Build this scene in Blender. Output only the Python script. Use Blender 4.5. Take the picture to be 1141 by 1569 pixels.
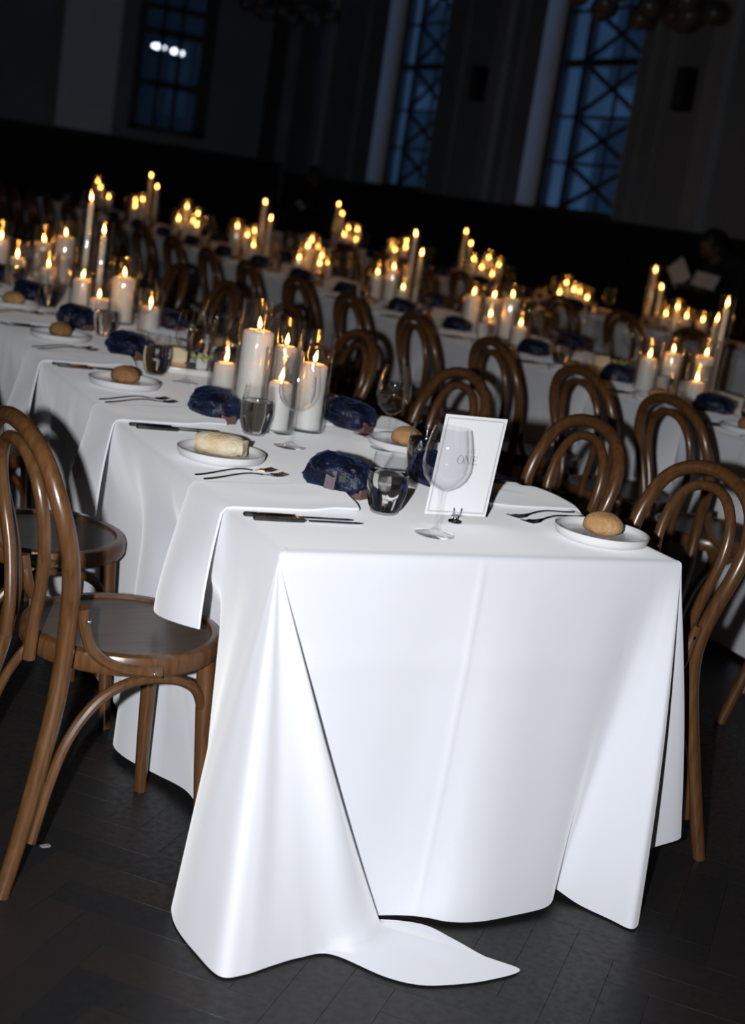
import bpy, bmesh, math, random
from mathutils import Vector, Matrix, noise
R = math.radians
random.seed(7)
for o in list(bpy.data.objects):
    bpy.data.objects.remove(o, do_unlink=True)
SC = bpy.context.scene
COL = SC.collection

# ------------------------------------------------------------------ camera
CAM_POS = Vector((-0.9508, -2.2106, 1.3923))
C_R = Vector((0.89695, -0.41679, 0.14754))
C_U = Vector((-0.03575, 0.26424, 0.96379))
C_F = Vector((0.44068, 0.86975, -0.22211))
cd = bpy.data.cameras.new('camera')
cam = bpy.data.objects.new('camera', cd)
COL.objects.link(cam)
m = Matrix.Identity(4)
for i in range(3):
    m[i][0] = C_R[i]; m[i][1] = C_U[i]; m[i][2] = -C_F[i]; m[i][3] = CAM_POS[i]
cam.matrix_world = m
cd.sensor_fit = 'HORIZONTAL'
cd.sensor_width = 36.0
cd.lens = 36.0 * 2152.7 / 1141.0
cd.clip_start = 0.05
cd.clip_end = 200
cd.dof.use_dof = True
cd.dof.focus_distance = 2.98
cd.dof.aperture_fstop = 4.2
SC.camera = cam

# ------------------------------------------------------------------ world (late dusk) and flash
w = bpy.data.worlds.new('dusk'); SC.world = w
w.use_nodes = True
bg = w.node_tree.nodes['Background']
bg.inputs[0].default_value = (0.20, 0.42, 0.80, 1)
bg.inputs[1].default_value = 0.55

fd = bpy.data.lights.new('camera_flash', 'SPOT')
fd.energy = 370
fd.color = (0.97, 0.98, 1.0)
fd.shadow_soft_size = 0.022
fd.spot_size = R(84)
fd.spot_blend = 1.0
fo = bpy.data.objects.new('camera_flash', fd)
COL.objects.link(fo)
fo.location = CAM_POS - C_R * 0.18 + C_U * 0.01
aim = Vector((0.08, 0.45, 0.60)) - fo.location
fo.rotation_euler = aim.to_track_quat('-Z', 'Y').to_euler()

SC.view_settings.view_transform = 'Standard'
SC.view_settings.look = 'None'
SC.view_settings.exposure = 0.0
SC.view_settings.gamma = 1.0
SC.view_settings.use_curve_mapping = False
try:
    SC.cycles.transparent_max_bounces = 32
    SC.cycles.max_bounces = 12
    SC.cycles.transmission_bounces = 12
    SC.cycles.sample_clamp_indirect = 4.0
except Exception:
    pass

# ------------------------------------------------------------------ materials
def mat(name, color=(.8, .8, .8), rough=.5, metal=0.0, **kw):
    mm = bpy.data.materials.new(name); mm.use_nodes = True
    b = mm.node_tree.nodes['Principled BSDF']
    b.inputs['Base Color'].default_value = (*color, 1)
    b.inputs['Roughness'].default_value = rough
    b.inputs['Metallic'].default_value = metal
    for k, v in kw.items():
        b.inputs[k.replace('_', ' ')].default_value = v
    return mm

def nodes(mm):
    return mm.node_tree.nodes, mm.node_tree.links, mm.node_tree.nodes['Principled BSDF']

def add_noise_colour(mm, c1, c2, scale=(1, 1, 1), nscale=8, detail=6, lo=.3, hi=.7, bump=0.0, bscale=None, rough=None):
    n, l, b = nodes(mm)
    tc = n.new('ShaderNodeTexCoord'); mp = n.new('ShaderNodeMapping')
    mp.inputs['Scale'].default_value = scale
    l.new(tc.outputs['Object'], mp.inputs['Vector'])
    nz = n.new('ShaderNodeTexNoise'); nz.inputs['Scale'].default_value = nscale; nz.inputs['Detail'].default_value = detail
    l.new(mp.outputs[0], nz.inputs['Vector'])
    cr = n.new('ShaderNodeValToRGB')
    cr.color_ramp.elements[0].position = lo; cr.color_ramp.elements[0].color = (*c1, 1)
    cr.color_ramp.elements[1].position = hi; cr.color_ramp.elements[1].color = (*c2, 1)
    l.new(nz.outputs['Fac'], cr.inputs[0]); l.new(cr.outputs[0], b.inputs['Base Color'])
    if bump:
        bp = n.new('ShaderNodeBump'); bp.inputs['Strength'].default_value = bump; bp.inputs['Distance'].default_value = .01
        src = nz
        if bscale:
            src = n.new('ShaderNodeTexNoise'); src.inputs['Scale'].default_value = bscale; src.inputs['Detail'].default_value = 5
            l.new(mp.outputs[0], src.inputs['Vector'])
        l.new(src.outputs['Fac'], bp.inputs['Height']); l.new(bp.outputs[0], b.inputs['Normal'])
    if rough:
        mr = n.new('ShaderNodeMapRange'); mr.inputs[3].default_value = rough[0]; mr.inputs[4].default_value = rough[1]
        l.new(nz.outputs['Fac'], mr.inputs[0]); l.new(mr.outputs[0], b.inputs['Roughness'])
    return mm

M = {}
M['cloth'] = mat('white_cotton', (.78, .80, .86), .85, Sheen_Weight=1.0, Sheen_Roughness=.55)
def _cloth_bump(mm):
    n, l, b = nodes(mm)
    tc = n.new('ShaderNodeTexCoord')
    a = n.new('ShaderNodeTexNoise'); a.inputs['Scale'].default_value = 5; a.inputs['Detail'].default_value = 3
    c = n.new('ShaderNodeTexNoise'); c.inputs['Scale'].default_value = 900; c.inputs['Detail'].default_value = 1
    l.new(tc.outputs['Object'], a.inputs['Vector']); l.new(tc.outputs['Object'], c.inputs['Vector'])
    b1 = n.new('ShaderNodeBump'); b1.inputs['Strength'].default_value = .12; b1.inputs['Distance'].default_value = .02
    b2 = n.new('ShaderNodeBump'); b2.inputs['Strength'].default_value = .12; b2.inputs['Distance'].default_value = .0006
    l.new(a.outputs['Fac'], b1.inputs['Height']); l.new(c.outputs['Fac'], b2.inputs['Height'])
    l.new(b1.outputs[0], b2.inputs['Normal']); l.new(b2.outputs[0], b.inputs['Normal'])
_cloth_bump(M['cloth'])
M['napkin'] = mat('white_linen', (.80, .82, .87), .85, Sheen_Weight=1.0, Sheen_Roughness=.55); _cloth_bump(M['napkin'])
M['wood'] = mat('bent_beech', (.25, .12, .05), .32, Coat_Weight=.35, Coat_Roughness=.18)
add_noise_colour(M['wood'], (.070, .030, .0100), (.150, .068, .026), (22, 22, 2.2), 4, 6, .25, .75, bump=.03)
M['seatwood'] = mat('seat_veneer', (.09, .062, .048), .36, Coat_Weight=.25, Coat_Roughness=.25)
add_noise_colour(M['seatwood'], (.075, .05, .038), (.115, .08, .062), (1.5, 12, 1), 5, 6)
M['floor'] = mat('dark_parquet', (.009, .009, .010), .45, Specular_IOR_Level=.35)
M['plank'] = mat('dark_parquet_block', (.016, .015, .015), .40, Specular_IOR_Level=.35)
def _plank(mm):
    n, l, b = nodes(mm)
    oi = n.new('ShaderNodeObjectInfo')
    tc = n.new('ShaderNodeTexCoord'); mp = n.new('ShaderNodeMapping'); mp.inputs['Scale'].default_value = (3, 40, 1)
    l.new(tc.outputs['Object'], mp.inputs['Vector'])
    nz = n.new('ShaderNodeTexNoise'); nz.inputs['Scale'].default_value = 3; nz.inputs['Detail'].default_value = 6
    l.new(mp.outputs[0], nz.inputs['Vector'])
    ad = n.new('ShaderNodeMath'); ad.operation = 'ADD'
    ml = n.new('ShaderNodeMath'); ml.operation = 'MULTIPLY'; ml.inputs[1].default_value = .55
    l.new(oi.outputs['Random'], ml.inputs[0]); l.new(ml.outputs[0], ad.inputs[0])
    m2 = n.new('ShaderNodeMath'); m2.operation = 'MULTIPLY'; m2.inputs[1].default_value = .55
    l.new(nz.outputs['Fac'], m2.inputs[0]); l.new(m2.outputs[0], ad.inputs[1])
    cr = n.new('ShaderNodeValToRGB')
    e = cr.color_ramp.elements
    e[0].position = .3; e[0].color = (.012, .0126, .0138, 1); e[1].position = 1.0; e[1].color = (.023, .0175, .0145, 1)
    l.new(ad.outputs[0], cr.inputs[0]); l.new(cr.outputs[0], b.inputs['Base Color'])
    # scuffs: fine pale specks
    geo = n.new('ShaderNodeNewGeometry')
    sp = n.new('ShaderNodeTexNoise'); sp.inputs['Scale'].default_value = 60; sp.inputs['Detail'].default_value = 8
    l.new(geo.outputs['Position'], sp.inputs['Vector'])
    mr = n.new('ShaderNodeMapRange'); mr.inputs[1].default_value = .3; mr.inputs[2].default_value = .7; mr.inputs[3].default_value = .32; mr.inputs[4].default_value = .55
    l.new(sp.outputs['Fac'], mr.inputs[0]); l.new(mr.outputs[0], b.inputs['Roughness'])
_plank(M['plank'])
M['wall'] = mat('painted_plaster', (.30, .33, .36), .9)
add_noise_colour(M['wall'], (.195, .225, .26), (.25, .285, .32), (1, 1, 1), 1.5)
M['trimpaint'] = mat('trim_paint', (.42, .45, .50), .7)
add_noise_colour(M['trimpaint'], (.27, .31, .36), (.33, .37, .42), (1, 1, .3), 3)
M['outside'] = mat('outdoor_render', (.22, .23, .24), .9); add_noise_colour(M['outside'], (.20, .21, .22), (.33, .34, .35), (1, 1, 1), .8)
M['jamb'] = mat('white_reveal_paint', (.75, .77, .8), .6); add_noise_colour(M['jamb'], (.72, .74, .77), (.78, .8, .83), (1, 1, 1), 3)
M['dado'] = mat('black_dado', (.006, .006, .007), .75)
add_noise_colour(M['dado'], (.004, .004, .005), (.009, .009, .01), (1, 1, 1), 3)
M['ceil'] = mat('ceiling_paint', (.06, .06, .065), .9)
add_noise_colour(M['ceil'], (.05, .05, .055), (.07, .07, .075), (1, 1, 1), 2)
M['frame'] = mat('window_frame_paint', (.05, .055, .06), .6)
add_noise_colour(M['frame'], (.04, .045, .05), (.06, .065, .07), (1, 1, 1), 5)
M['black'] = mat('black_metal', (.01, .01, .011), .45)
add_noise_colour(M['black'], (.008, .008, .009), (.014, .014, .015), (1, 1, 1), 20)
M['ceramic'] = mat('white_glaze', (.80, .80, .80), .18, Coat_Weight=.4, Coat_Roughness=.08)
add_noise_colour(M['ceramic'], (.77, .77, .77), (.82, .82, .83), (1, 1, 1), 30)
M['steel'] = mat('polished_steel', (.62, .62, .63), .13, 1.0)
add_noise_colour(M['steel'], (.58, .58, .59), (.66, .66, .67), (1, 1, 1), 60)
M['knifehandle'] = mat('dark_steel_handle', (.10, .10, .11), .2, 1.0)
add_noise_colour(M['knifehandle'], (.08, .08, .09), (.12, .12, .13), (1, 1, 1), 60)
M['wax'] = mat('white_wax', (.86, .84, .80), .45, Subsurface_Weight=.7, Subsurface_Scale=.03)
M['wax'].node_tree.nodes['Principled BSDF'].inputs['Subsurface Radius'].default_value = (1.0, .62, .40)
add_noise_colour(M['wax'], (.84, .82, .78), (.88, .86, .83), (1, 1, 1), 15)
M['wick'] = mat('charred_wick', (.012, .01, .009), .9)
M['navy'] = mat('navy_organza', (.012, .022, .075), .42, Sheen_Weight=.22)
def _navy(mm):
    add_noise_colour(mm, (.0025, .0045, .016), (.016, .030, .092), (1, 1, 1), 16, 8, .38, .70, bump=.7, bscale=60)
    n, l, b = nodes(mm)
    b.inputs['Sheen Tint'].default_value = (.35, .5, 1, 1); b.inputs['Sheen Roughness'].default_value = .35
    tr = n.new('ShaderNodeBsdfTransparent'); tr.inputs[0].default_value = (.25, .33, .6, 1)
    mx = n.new('ShaderNodeMixShader'); mx.inputs[0].default_value = .18
    l.new(b.outputs[0], mx.inputs[1]); l.new(tr.outputs[0], mx.inputs[2])
    l.new(mx.outputs[0], n['Material Output'].inputs['Surface'])
_navy(M['navy'])
M['box'] = mat('rosy_card_box', (.27, .145, .115), .5)
add_noise_colour(M['box'], (.15, .078, .062), (.21, .115, .094), (3, 20, 20), 6)
M['tag'] = mat('paper_tag', (.42, .40, .42), .6)
add_noise_colour(M['tag'], (.13, .105, .12), (.18, .15, .165), (1, 1, 1), 30)
M['leafribbon'] = mat('green_ribbon', (.12, .20, .10), .6)
add_noise_colour(M['leafribbon'], (.035, .05, .04), (.06, .08, .055), (1, 1, 1), 30)
def bread(name, a, b_):
    mm = mat(name, a, .75)
    return add_noise_colour(mm, a, b_, (1, 1, 1), 22, 8, .35, .68, bump=.5, bscale=90)
M['crust'] = bread('golden_crust', (.42, .21, .075), (.72, .47, .23))
M['crust_dark'] = bread('brown_crust', (.27, .12, .04), (.52, .28, .11))
M['crust_pale'] = bread('floury_crust', (.70, .52, .29), (.86, .78, .60))
M['crumb'] = bread('soft_crumb', (.72, .60, .38), (.84, .74, .54))
M['lettuce'] = bread('pale_lettuce', (.45, .52, .16), (.75, .76, .45))
M['green'] = bread('green_leaf', (.05, .09, .02), (.16, .20, .05))
M['tomato'] = mat('red_tomato', (.32, .02, .015), .3); add_noise_colour(M['tomato'], (.25, .012, .01), (.40, .03, .02), (1, 1, 1), 25)
M['bowlgrey'] = mat('grey_stoneware', (.10, .10, .105), .35); add_noise_colour(M['bowlgrey'], (.08, .08, .085), (.13, .13, .135), (1, 1, 1), 30)
M['card'] = mat('card_stock', (.84, .84, .87), .6); add_noise_colour(M['card'], (.83, .83, .86), (.85, .85, .88), (1, 1, 1), 200)
M['ink'] = mat('printed_ink', (.07, .07, .08), .7)
M['inkpale'] = mat('pale_printed_ink', (.33, .33, .35), .7)
M['rule'] = mat('printed_rule', (.30, .24, .23), .7)
M['shirt'] = mat('black_cloth', (.008, .008, .009), .9); add_noise_colour(M['shirt'], (.006, .006, .007), (.011, .011, .012), (1, 1, 1), 20)
M['skin'] = mat('skin', (.26, .15, .105), .55); add_noise_colour(M['skin'], (.10, .055, .04), (.13, .075, .055), (1, 1, 1), 20)
M['hair'] = mat('dark_hair', (.006, .005, .005), .55); add_noise_colour(M['hair'], (.004, .004, .004), (.01, .008, .007), (8, 8, 1), 20)
M['paper'] = mat('white_paper', (.55, .56, .60), .7); add_noise_colour(M['paper'], (.52, .53, .57), (.58, .59, .63), (1, 1, 1), 20)
M['globe'] = mat('frosted_globe', (.16, .15, .15), .35); add_noise_colour(M['globe'], (.05, .048, .048), (.08, .075, .075), (1, 1, 1), 8)
M['specks'] = mat('white_dust', (.30, .31, .36), .9); add_noise_colour(M['specks'], (.2, .21, .25), (.36, .37, .42), (1, 1, 1), 90)
M['streetlamp'] = bpy.data.materials.new('lit_street_lamp'); M['streetlamp'].use_nodes = True
_b = M['streetlamp'].node_tree.nodes['Principled BSDF']
_b.inputs['Emission Color'].default_value = (1, 1, 1, 1); _b.inputs['Emission Strength'].default_value = 5

def thin_glass(name, ior=1.45, tint=(.97, .98, .98), gloss=1.0, rough=.015, wave=.10):
    mm = bpy.data.materials.new(name); mm.use_nodes = True
    n = mm.node_tree.nodes; l = mm.node_tree.links
    n.remove(n['Principled BSDF'])
    tr = n.new('ShaderNodeBsdfTransparent'); tr.inputs[0].default_value = (*tint, 1)
    gl = n.new('ShaderNodeBsdfGlossy'); gl.inputs['Roughness'].default_value = rough; gl.inputs[0].default_value = (gloss, gloss, gloss, 1)
    nz = n.new('ShaderNodeTexNoise'); nz.inputs['Scale'].default_value = 28; nz.inputs['Detail'].default_value = 2
    tc = n.new('ShaderNodeTexCoord'); l.new(tc.outputs['Object'], nz.inputs['Vector'])
    bp = n.new('ShaderNodeBump'); bp.inputs['Strength'].default_value = wave; bp.inputs['Distance'].default_value = .01
    l.new(nz.outputs['Fac'], bp.inputs['Height']); l.new(bp.outputs[0], gl.inputs['Normal'])
    fr = n.new('ShaderNodeFresnel')
    gm = n.new('ShaderNodeNewGeometry'); mi = n.new('ShaderNodeMix'); mi.data_type = 'FLOAT'
    mi.inputs[2].default_value = ior; mi.inputs[3].default_value = 1.0 / ior
    l.new(gm.outputs['Backfacing'], mi.inputs[0]); l.new(mi.outputs[0], fr.inputs['IOR'])
    mx = n.new('ShaderNodeMixShader')
    l.new(fr.outputs[0], mx.inputs[0]); l.new(tr.outputs[0], mx.inputs[1]); l.new(gl.outputs[0], mx.inputs[2])
    l.new(mx.outputs[0], n['Material Output'].inputs['Surface'])
    return mm
M['vaseglass'] = thin_glass('vase_glass', 1.8, (.985, .988, .988), 1.0, .06, .22)
M['wineglass'] = thin_glass('stemware_glass', 1.5, (.992, .994, .995))
M['stemglass'] = thin_glass('stem_glass', 1.65, (.985, .988, .99))
M['glass'] = mat('clear_thick_glass', (1, 1, 1), 0.0, IOR=1.5, Transmission_Weight=1.0)
M['water'] = bpy.data.materials.new('water'); M['water'].use_nodes = True
_n = M['water'].node_tree.nodes; _n.remove(_n['Principled BSDF'])
_g = _n.new('ShaderNodeBsdfGlass'); _g.inputs['IOR'].default_value = 1.36; _g.inputs['Roughness'].default_value = 0.0
M['water'].node_tree.links.new(_g.outputs[0], _n['Material Output'].inputs['Surface'])
def _part_clear(mm, f):
    n, l, b = nodes(mm)
    tr = n.new('ShaderNodeBsdfTransparent'); tr.inputs[0].default_value = (.99, .995, 1, 1)
    mx = n.new('ShaderNodeMixShader'); mx.inputs[0].default_value = f
    l.new(b.outputs[0], mx.inputs[1]); l.new(tr.outputs[0], mx.inputs[2]); l.new(mx.outputs[0], n['Material Output'].inputs['Surface'])
M['pane'] = thin_glass('window_pane_glass', 1.45, (.8, .85, .9), .6)

def flame_mat():
    mm = bpy.data.materials.new('candle_flame'); mm.use_nodes = True
    n = mm.node_tree.nodes; l = mm.node_tree.links
    n.remove(n['Principled BSDF'])
    tc = n.new('ShaderNodeTexCoord'); sx = n.new('ShaderNodeSeparateXYZ')
    l.new(tc.outputs['Generated'], sx.inputs[0])
    cr = n.new('ShaderNodeValToRGB'); e = cr.color_ramp.elements
    e[0].position = 0; e[0].color = (.9, .30, .06, 1)
    e[1].position = 1; e[1].color = (1, .40, .10, 1)
    k = e.new(.3); k.color = (1, .41, .078, 1)
    k = e.new(.65); k.color = (1, .38, .065, 1)
    l.new(sx.outputs[2], cr.inputs[0])
    st = n.new('ShaderNodeValToRGB'); s = st.color_ramp.elements
    s[0].position = 0; s[0].color = (.15, .15, .15, 1); s[1].position = 1; s[1].color = (.22, .22, .22, 1)
    q = s.new(.35); q.color = (1, 1, 1, 1)
    l.new(sx.outputs[2], st.inputs[0])
    ml = n.new('ShaderNodeMath'); ml.operation = 'MULTIPLY'; ml.inputs[1].default_value = 75.0
    l.new(st.outputs[0], ml.inputs[0])
    em = n.new('ShaderNodeEmission')
    l.new(cr.outputs[0], em.inputs[0]); l.new(ml.outputs[0], em.inputs[1])
    l.new(em.outputs[0], n['Material Output'].inputs['Surface'])
    return mm
M['flame'] = flame_mat()

# ------------------------------------------------------------------ mesh helpers
class MB:
    def __init__(s): s.v = []; s.f = []
    def add(s, verts, faces):
        b = len(s.v); s.v += [tuple(p) for p in verts]; s.f += [tuple(i + b for i in f) for f in faces]; return s
    def box(s, x0, x1, y0, y1, z0, z1):
        return s.add([(x0,y0,z0),(x1,y0,z0),(x1,y1,z0),(x0,y1,z0),(x0,y0,z1),(x1,y0,z1),(x1,y1,z1),(x0,y1,z1)],
                     [(0,3,2,1),(4,5,6,7),(0,1,5,4),(1,2,6,5),(2,3,7,6),(3,0,4,7)])
    def bar(s, a, b, w, d, up=(0, 0, 1)):
        a = Vector(a); b = Vector(b); t = (b - a).normalized(); u = Vector(up)
        x = t.cross(u)
        if x.length < 1e-4: x = t.cross(Vector((1, 0, 0)))
        x.normalize(); y = x.cross(t)
        vs = []
        for p in (a, b):
            for (i, j) in ((-1,-1),(1,-1),(1,1),(-1,1)):
                vs.append(p + x * i * w / 2 + y * j * d / 2)
        return s.add(vs, [(0,1,2,3),(7,6,5,4),(0,4,5,1),(1,5,6,2),(2,6,7,3),(3,7,4,0)])
    def tube(s, pts, rad, seg=10, cap=True, closed=False):
        pts = [Vector(p) for p in pts]; n = len(pts)
        if not isinstance(rad, (list, tuple)): rad = [rad] * n
        vs = []; nrm = None
        for i in range(n):
            if closed: t = pts[(i + 1) % n] - pts[i - 1]
            else: t = pts[min(i + 1, n - 1)] - pts[max(i - 1, 0)]
            t.normalize()
            if nrm is None:
                a = Vector((0, 0, 1)) if abs(t.z) < .9 else Vector((1, 0, 0))
                nrm = t.cross(a).normalized()
            else:
                nrm = (nrm - t * nrm.dot(t)).normalized()
            bn = t.cross(nrm)
            for k in range(seg):
                an = 2 * math.pi * k / seg
                vs.append(pts[i] + (nrm * math.cos(an) + bn * math.sin(an)) * rad[i])
        fs = []
        for i in range(n if closed else n - 1):
            j = (i + 1) % n
            for k in range(seg):
                k2 = (k + 1) % seg
                fs.append((i*seg+k, i*seg+k2, j*seg+k2, j*seg+k))
        if cap and not closed:
            fs.append(tuple(range(seg - 1, -1, -1))); fs.append(tuple((n-1)*seg + k for k in range(seg)))
        return s.add(vs, fs)
    def lathe(s, prof, seg=28, cx=0, cy=0, cz=0):
        vs = []; rings = []
        for (r, z) in prof:
            if r < 1e-6:
                rings.append([len(vs)]); vs.append((cx, cy, cz + z))
            else:
                rings.append(list(range(len(vs), len(vs) + seg)))
                for k in range(seg):
                    a = 2 * math.pi * k / seg
                    vs.append((cx + r * math.cos(a), cy + r * math.sin(a), cz + z))
        fs = []
        for a, b in zip(rings[:-1], rings[1:]):
            for k in range(seg):
                k2 = (k + 1) % seg
                if len(a) == 1 and len(b) == 1: continue
                if len(a) == 1: fs.append((a[0], b[k2], b[k]))
                elif len(b) == 1: fs.append((a[k], a[k2], b[0]))
                else: fs.append((a[k], a[k2], b[k2], b[k]))
        return s.add(vs, fs)
    def ellipsoid(s, c, r, nu=16, nv=10, fn=None):
        vs = []; fs = []
        for i in range(nv + 1):
            th = math.pi * i / nv
            for k in range(nu):
                a = 2 * math.pi * k / nu
                d = Vector((math.sin(th) * math.cos(a), math.sin(th) * math.sin(a), math.cos(th)))
                q = 1.0 if fn is None else fn(d)
                vs.append((c[0] + d.x * r[0] * q, c[1] + d.y * r[1] * q, c[2] + d.z * r[2] * q))
        for i in range(nv):
            for k in range(nu):
                k2 = (k + 1) % nu
                fs.append((i*nu+k, (i+1)*nu+k, (i+1)*nu+k2, i*nu+k2))
        return s.add(vs, fs)
    def grid(s, rows, flip=False):
        nr = len(rows); nc = len(rows[0]); vs = [p for r in rows for p in r]; fs = []
        for i in range(nr - 1):
            for j in range(nc - 1):
                q = (i*nc+j, i*nc+j+1, (i+1)*nc+j+1, (i+1)*nc+j)
                fs.append(q[::-1] if flip else q)
        return s.add(vs, fs)
    def prism(s, outline, z0, z1):
        n = len(outline)
        vs = [(x, y, z0) for x, y in outline] + [(x, y, z1) for x, y in outline]
        fs = [tuple(range(n - 1, -1, -1)), tuple(range(n, 2 * n))] + [(i, (i+1) % n, n + (i+1) % n, n + i) for i in range(n)]
        return s.add(vs, fs)
    def mesh(s, name, material, smooth=True, angle=35):
        me = bpy.data.meshes.new(name); me.from_pydata(s.v, [], s.f); me.update()
        bm = bmesh.new(); bm.from_mesh(me)
        bmesh.ops.remove_doubles(bm, verts=bm.verts, dist=1e-6)
        bmesh.ops.recalc_face_normals(bm, faces=bm.faces)
        bm.to_mesh(me); bm.free()
        if smooth:
            me.polygons.foreach_set('use_smooth', [True] * len(me.polygons))
            try: me.set_sharp_from_angle(angle=R(angle))
            except Exception: pass
        me.materials.append(M[material] if isinstance(material, str) else material)
        me.update()
        return me
    def cloth_mesh(s, name, material):
        me = bpy.data.meshes.new(name); me.from_pydata(s.v, [], s.f); me.update()
        me.polygons.foreach_set('use_smooth', [True] * len(me.polygons))
        me.materials.append(M[material]); me.update(); return me

def bevel_mesh(me, width=.002, seg=2):
    bm = bmesh.new(); bm.from_mesh(me)
    bmesh.ops.bevel(bm, geom=[e for e in bm.edges], offset=width, segments=seg, affect='EDGES', clamp_overlap=True)
    bm.to_mesh(me); bm.free()
    me.polygons.foreach_set('use_smooth', [True] * len(me.polygons))
    try: me.set_sharp_from_angle(angle=R(40))
    except Exception: pass
    return me

def link(name, data, parent=None, loc=(0, 0, 0), rot=(0, 0, 0)):
    o = bpy.data.objects.new(name, data); COL.objects.link(o)
    o.parent = parent; o.location = loc; o.rotation_euler = rot
    return o
def tag(o, label=None, cat=None, group=None, kind=None):
    if label: o['label'] = label
    if cat: o['category'] = cat
    if group: o['group'] = group
    if kind: o['kind'] = kind
    return o
def empty(name, loc=(0, 0, 0), rz=0.0):
    o = link(name, None, None, loc, (0, 0, rz)); o.empty_display_size = .05
    return o
def copy_tree(o, parent=None):
    c = o.copy(); COL.objects.link(c)
    if parent is not None: c.parent = parent
    for ch in [x for x in o.children]:
        copy_tree(ch, c)
    return c
USED = set()
def spawn(proto, loc, rz, label, cat, group=None, scale=1.0):
    """first use takes the prototype itself, later uses copies"""
    if proto.name in USED: o = copy_tree(proto)
    else: o = proto; USED.add(proto.name)
    o.location = loc; o.rotation_euler = (0, 0, rz); o.scale = (scale,) * 3 if not isinstance(scale, tuple) else scale
    tag(o, label, cat, group)
    return o

def catmull(P, n):
    """resample list of Vectors with n sub-steps per segment"""
    out = []
    L = len(P)
    for i in range(L - 1):
        p0 = P[max(i-1, 0)]; p1 = P[i]; p2 = P[i+1]; p3 = P[min(i+2, L-1)]
        for k in range(n):
            t = k / n
            out.append(0.5 * ((2*p1) + (-p0 + p2)*t + (2*p0 - 5*p1 + 4*p2 - p3)*t*t + (-p0 + 3*p1 - 3*p2 + p3)*t*t*t))
    out.append(P[-1].copy())
    return out
def smooth(a, b, x):
    t = max(0.0, min(1.0, (x - a) / (b - a))); return t * t * (3 - 2 * t)

H = 0.75          # top of the laid cloth
ORD = ['first', 'second', 'third', 'fourth', 'fifth', 'sixth', 'seventh', 'eighth', 'ninth', 'tenth', 'eleventh', 'twelfth', 'thirteenth', 'fourteenth', 'fifteenth', 'sixteenth', 'seventeenth', 'eighteenth']

# ------------------------------------------------------------------ the hall
XR, YB, XL, YF, ZC = 8.0, 20.7, -6.0, -6.0, 7.5
floor = tag(link('floor', MB().box(XL, XR + .4, YF, YB, -.1, -.004).mesh('floor', 'floor', False)), 'dark worn timber floor of the hall', None, None, 'structure')
tag(link('ceiling', MB().box(XL, XR + .4, YF, YB + .4, ZC, ZC + .2).mesh('ceiling', 'ceil', False)), 'dark ceiling above the hall', None, None, 'structure')
tag(link('wall_left', MB().box(XL - .3, XL, YF, YB, 0, ZC).mesh('wall_left', 'wall', False)), 'plain plaster wall on the left of the hall', None, None, 'structure')
tag(link('wall_front', MB().box(XL, XR, YF - .3, YF, 0, ZC).mesh('wall_front', 'wall', False)), 'plain plaster wall behind the viewer', None, None, 'structure')
# right wall with deep window openings
SIDE_WIN = [(10.85, 12.92), (15.42, 17.33)]
WZ0, WZ1 = 1.45, 6.3
mb = MB()
ys = [YF, SIDE_WIN[0][0], SIDE_WIN[0][1], SIDE_WIN[1][0], SIDE_WIN[1][1], YB]
for a, b in ((0, 1), (2, 3), (4, 5)):
    mb.box(XR, XR + .45, ys[a], ys[b], 0, ZC)
for (a, b) in SIDE_WIN:
    mb.box(XR, XR + .45, a, b, 0, WZ0); mb.box(XR, XR + .45, a, b, WZ1, ZC)
wall_right = tag(link('wall_right', mb.mesh('wall_right', 'wall', False)), 'grey plaster side wall with tall windows', None, None, 'structure')
END_WIN = (5.25, 6.55)
mb = MB()
mb.box(XL, END_WIN[0], YB, YB + .45, 0, ZC); mb.box(END_WIN[1], XR + .45, YB, YB + .45, 0, ZC)
mb.box(END_WIN[0], END_WIN[1], YB, YB + .45, 0, 1.75); mb.box(END_WIN[0], END_WIN[1], YB, YB + .45, 6.0, ZC)
wall_back = tag(link('wall_back', mb.mesh('wall_back', 'wall', False)), 'dark plaster end wall of the hall', None, None, 'structure')
# dark dado panelling below the windows, in separate boards
def boards(name, label, along, lo, hi, fixed, height, step, parent_kind='structure'):
    root = tag(empty(name), label, None, None, parent_kind)
    n = int(math.ceil((hi - lo) / step - .01)); step = (hi - lo) / n
    me = MB().box(0.004, step - .004, 0, .03, 0, height).mesh('panel', 'dado', False)
    for i in range(n):
        if along == 'y': link('panel', me, root, (fixed, lo + i * step, 0), (0, 0, R(90)))
        else: link('panel', me, root, (lo + i * step, fixed, 0), (0, 0, 0))
    cap = MB()
    if along == 'y': cap.box(fixed - .05, fixed, lo, hi, height, height + .03)
    else: cap.box(lo, hi, fixed, fixed + .05 , height, height + .03)
    link('cap_rail', cap.mesh('cap_rail', 'dado', False), root)
boards('trim_1', 'black panelled dado under the side wall windows', 'y', 2.0, 20.6, XR - .002, 1.41, .6)
boards('trim_2', 'black panelled dado along the end wall', 'x', -1.0, 7.94, YB - .06, 1.56, .6)

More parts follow.
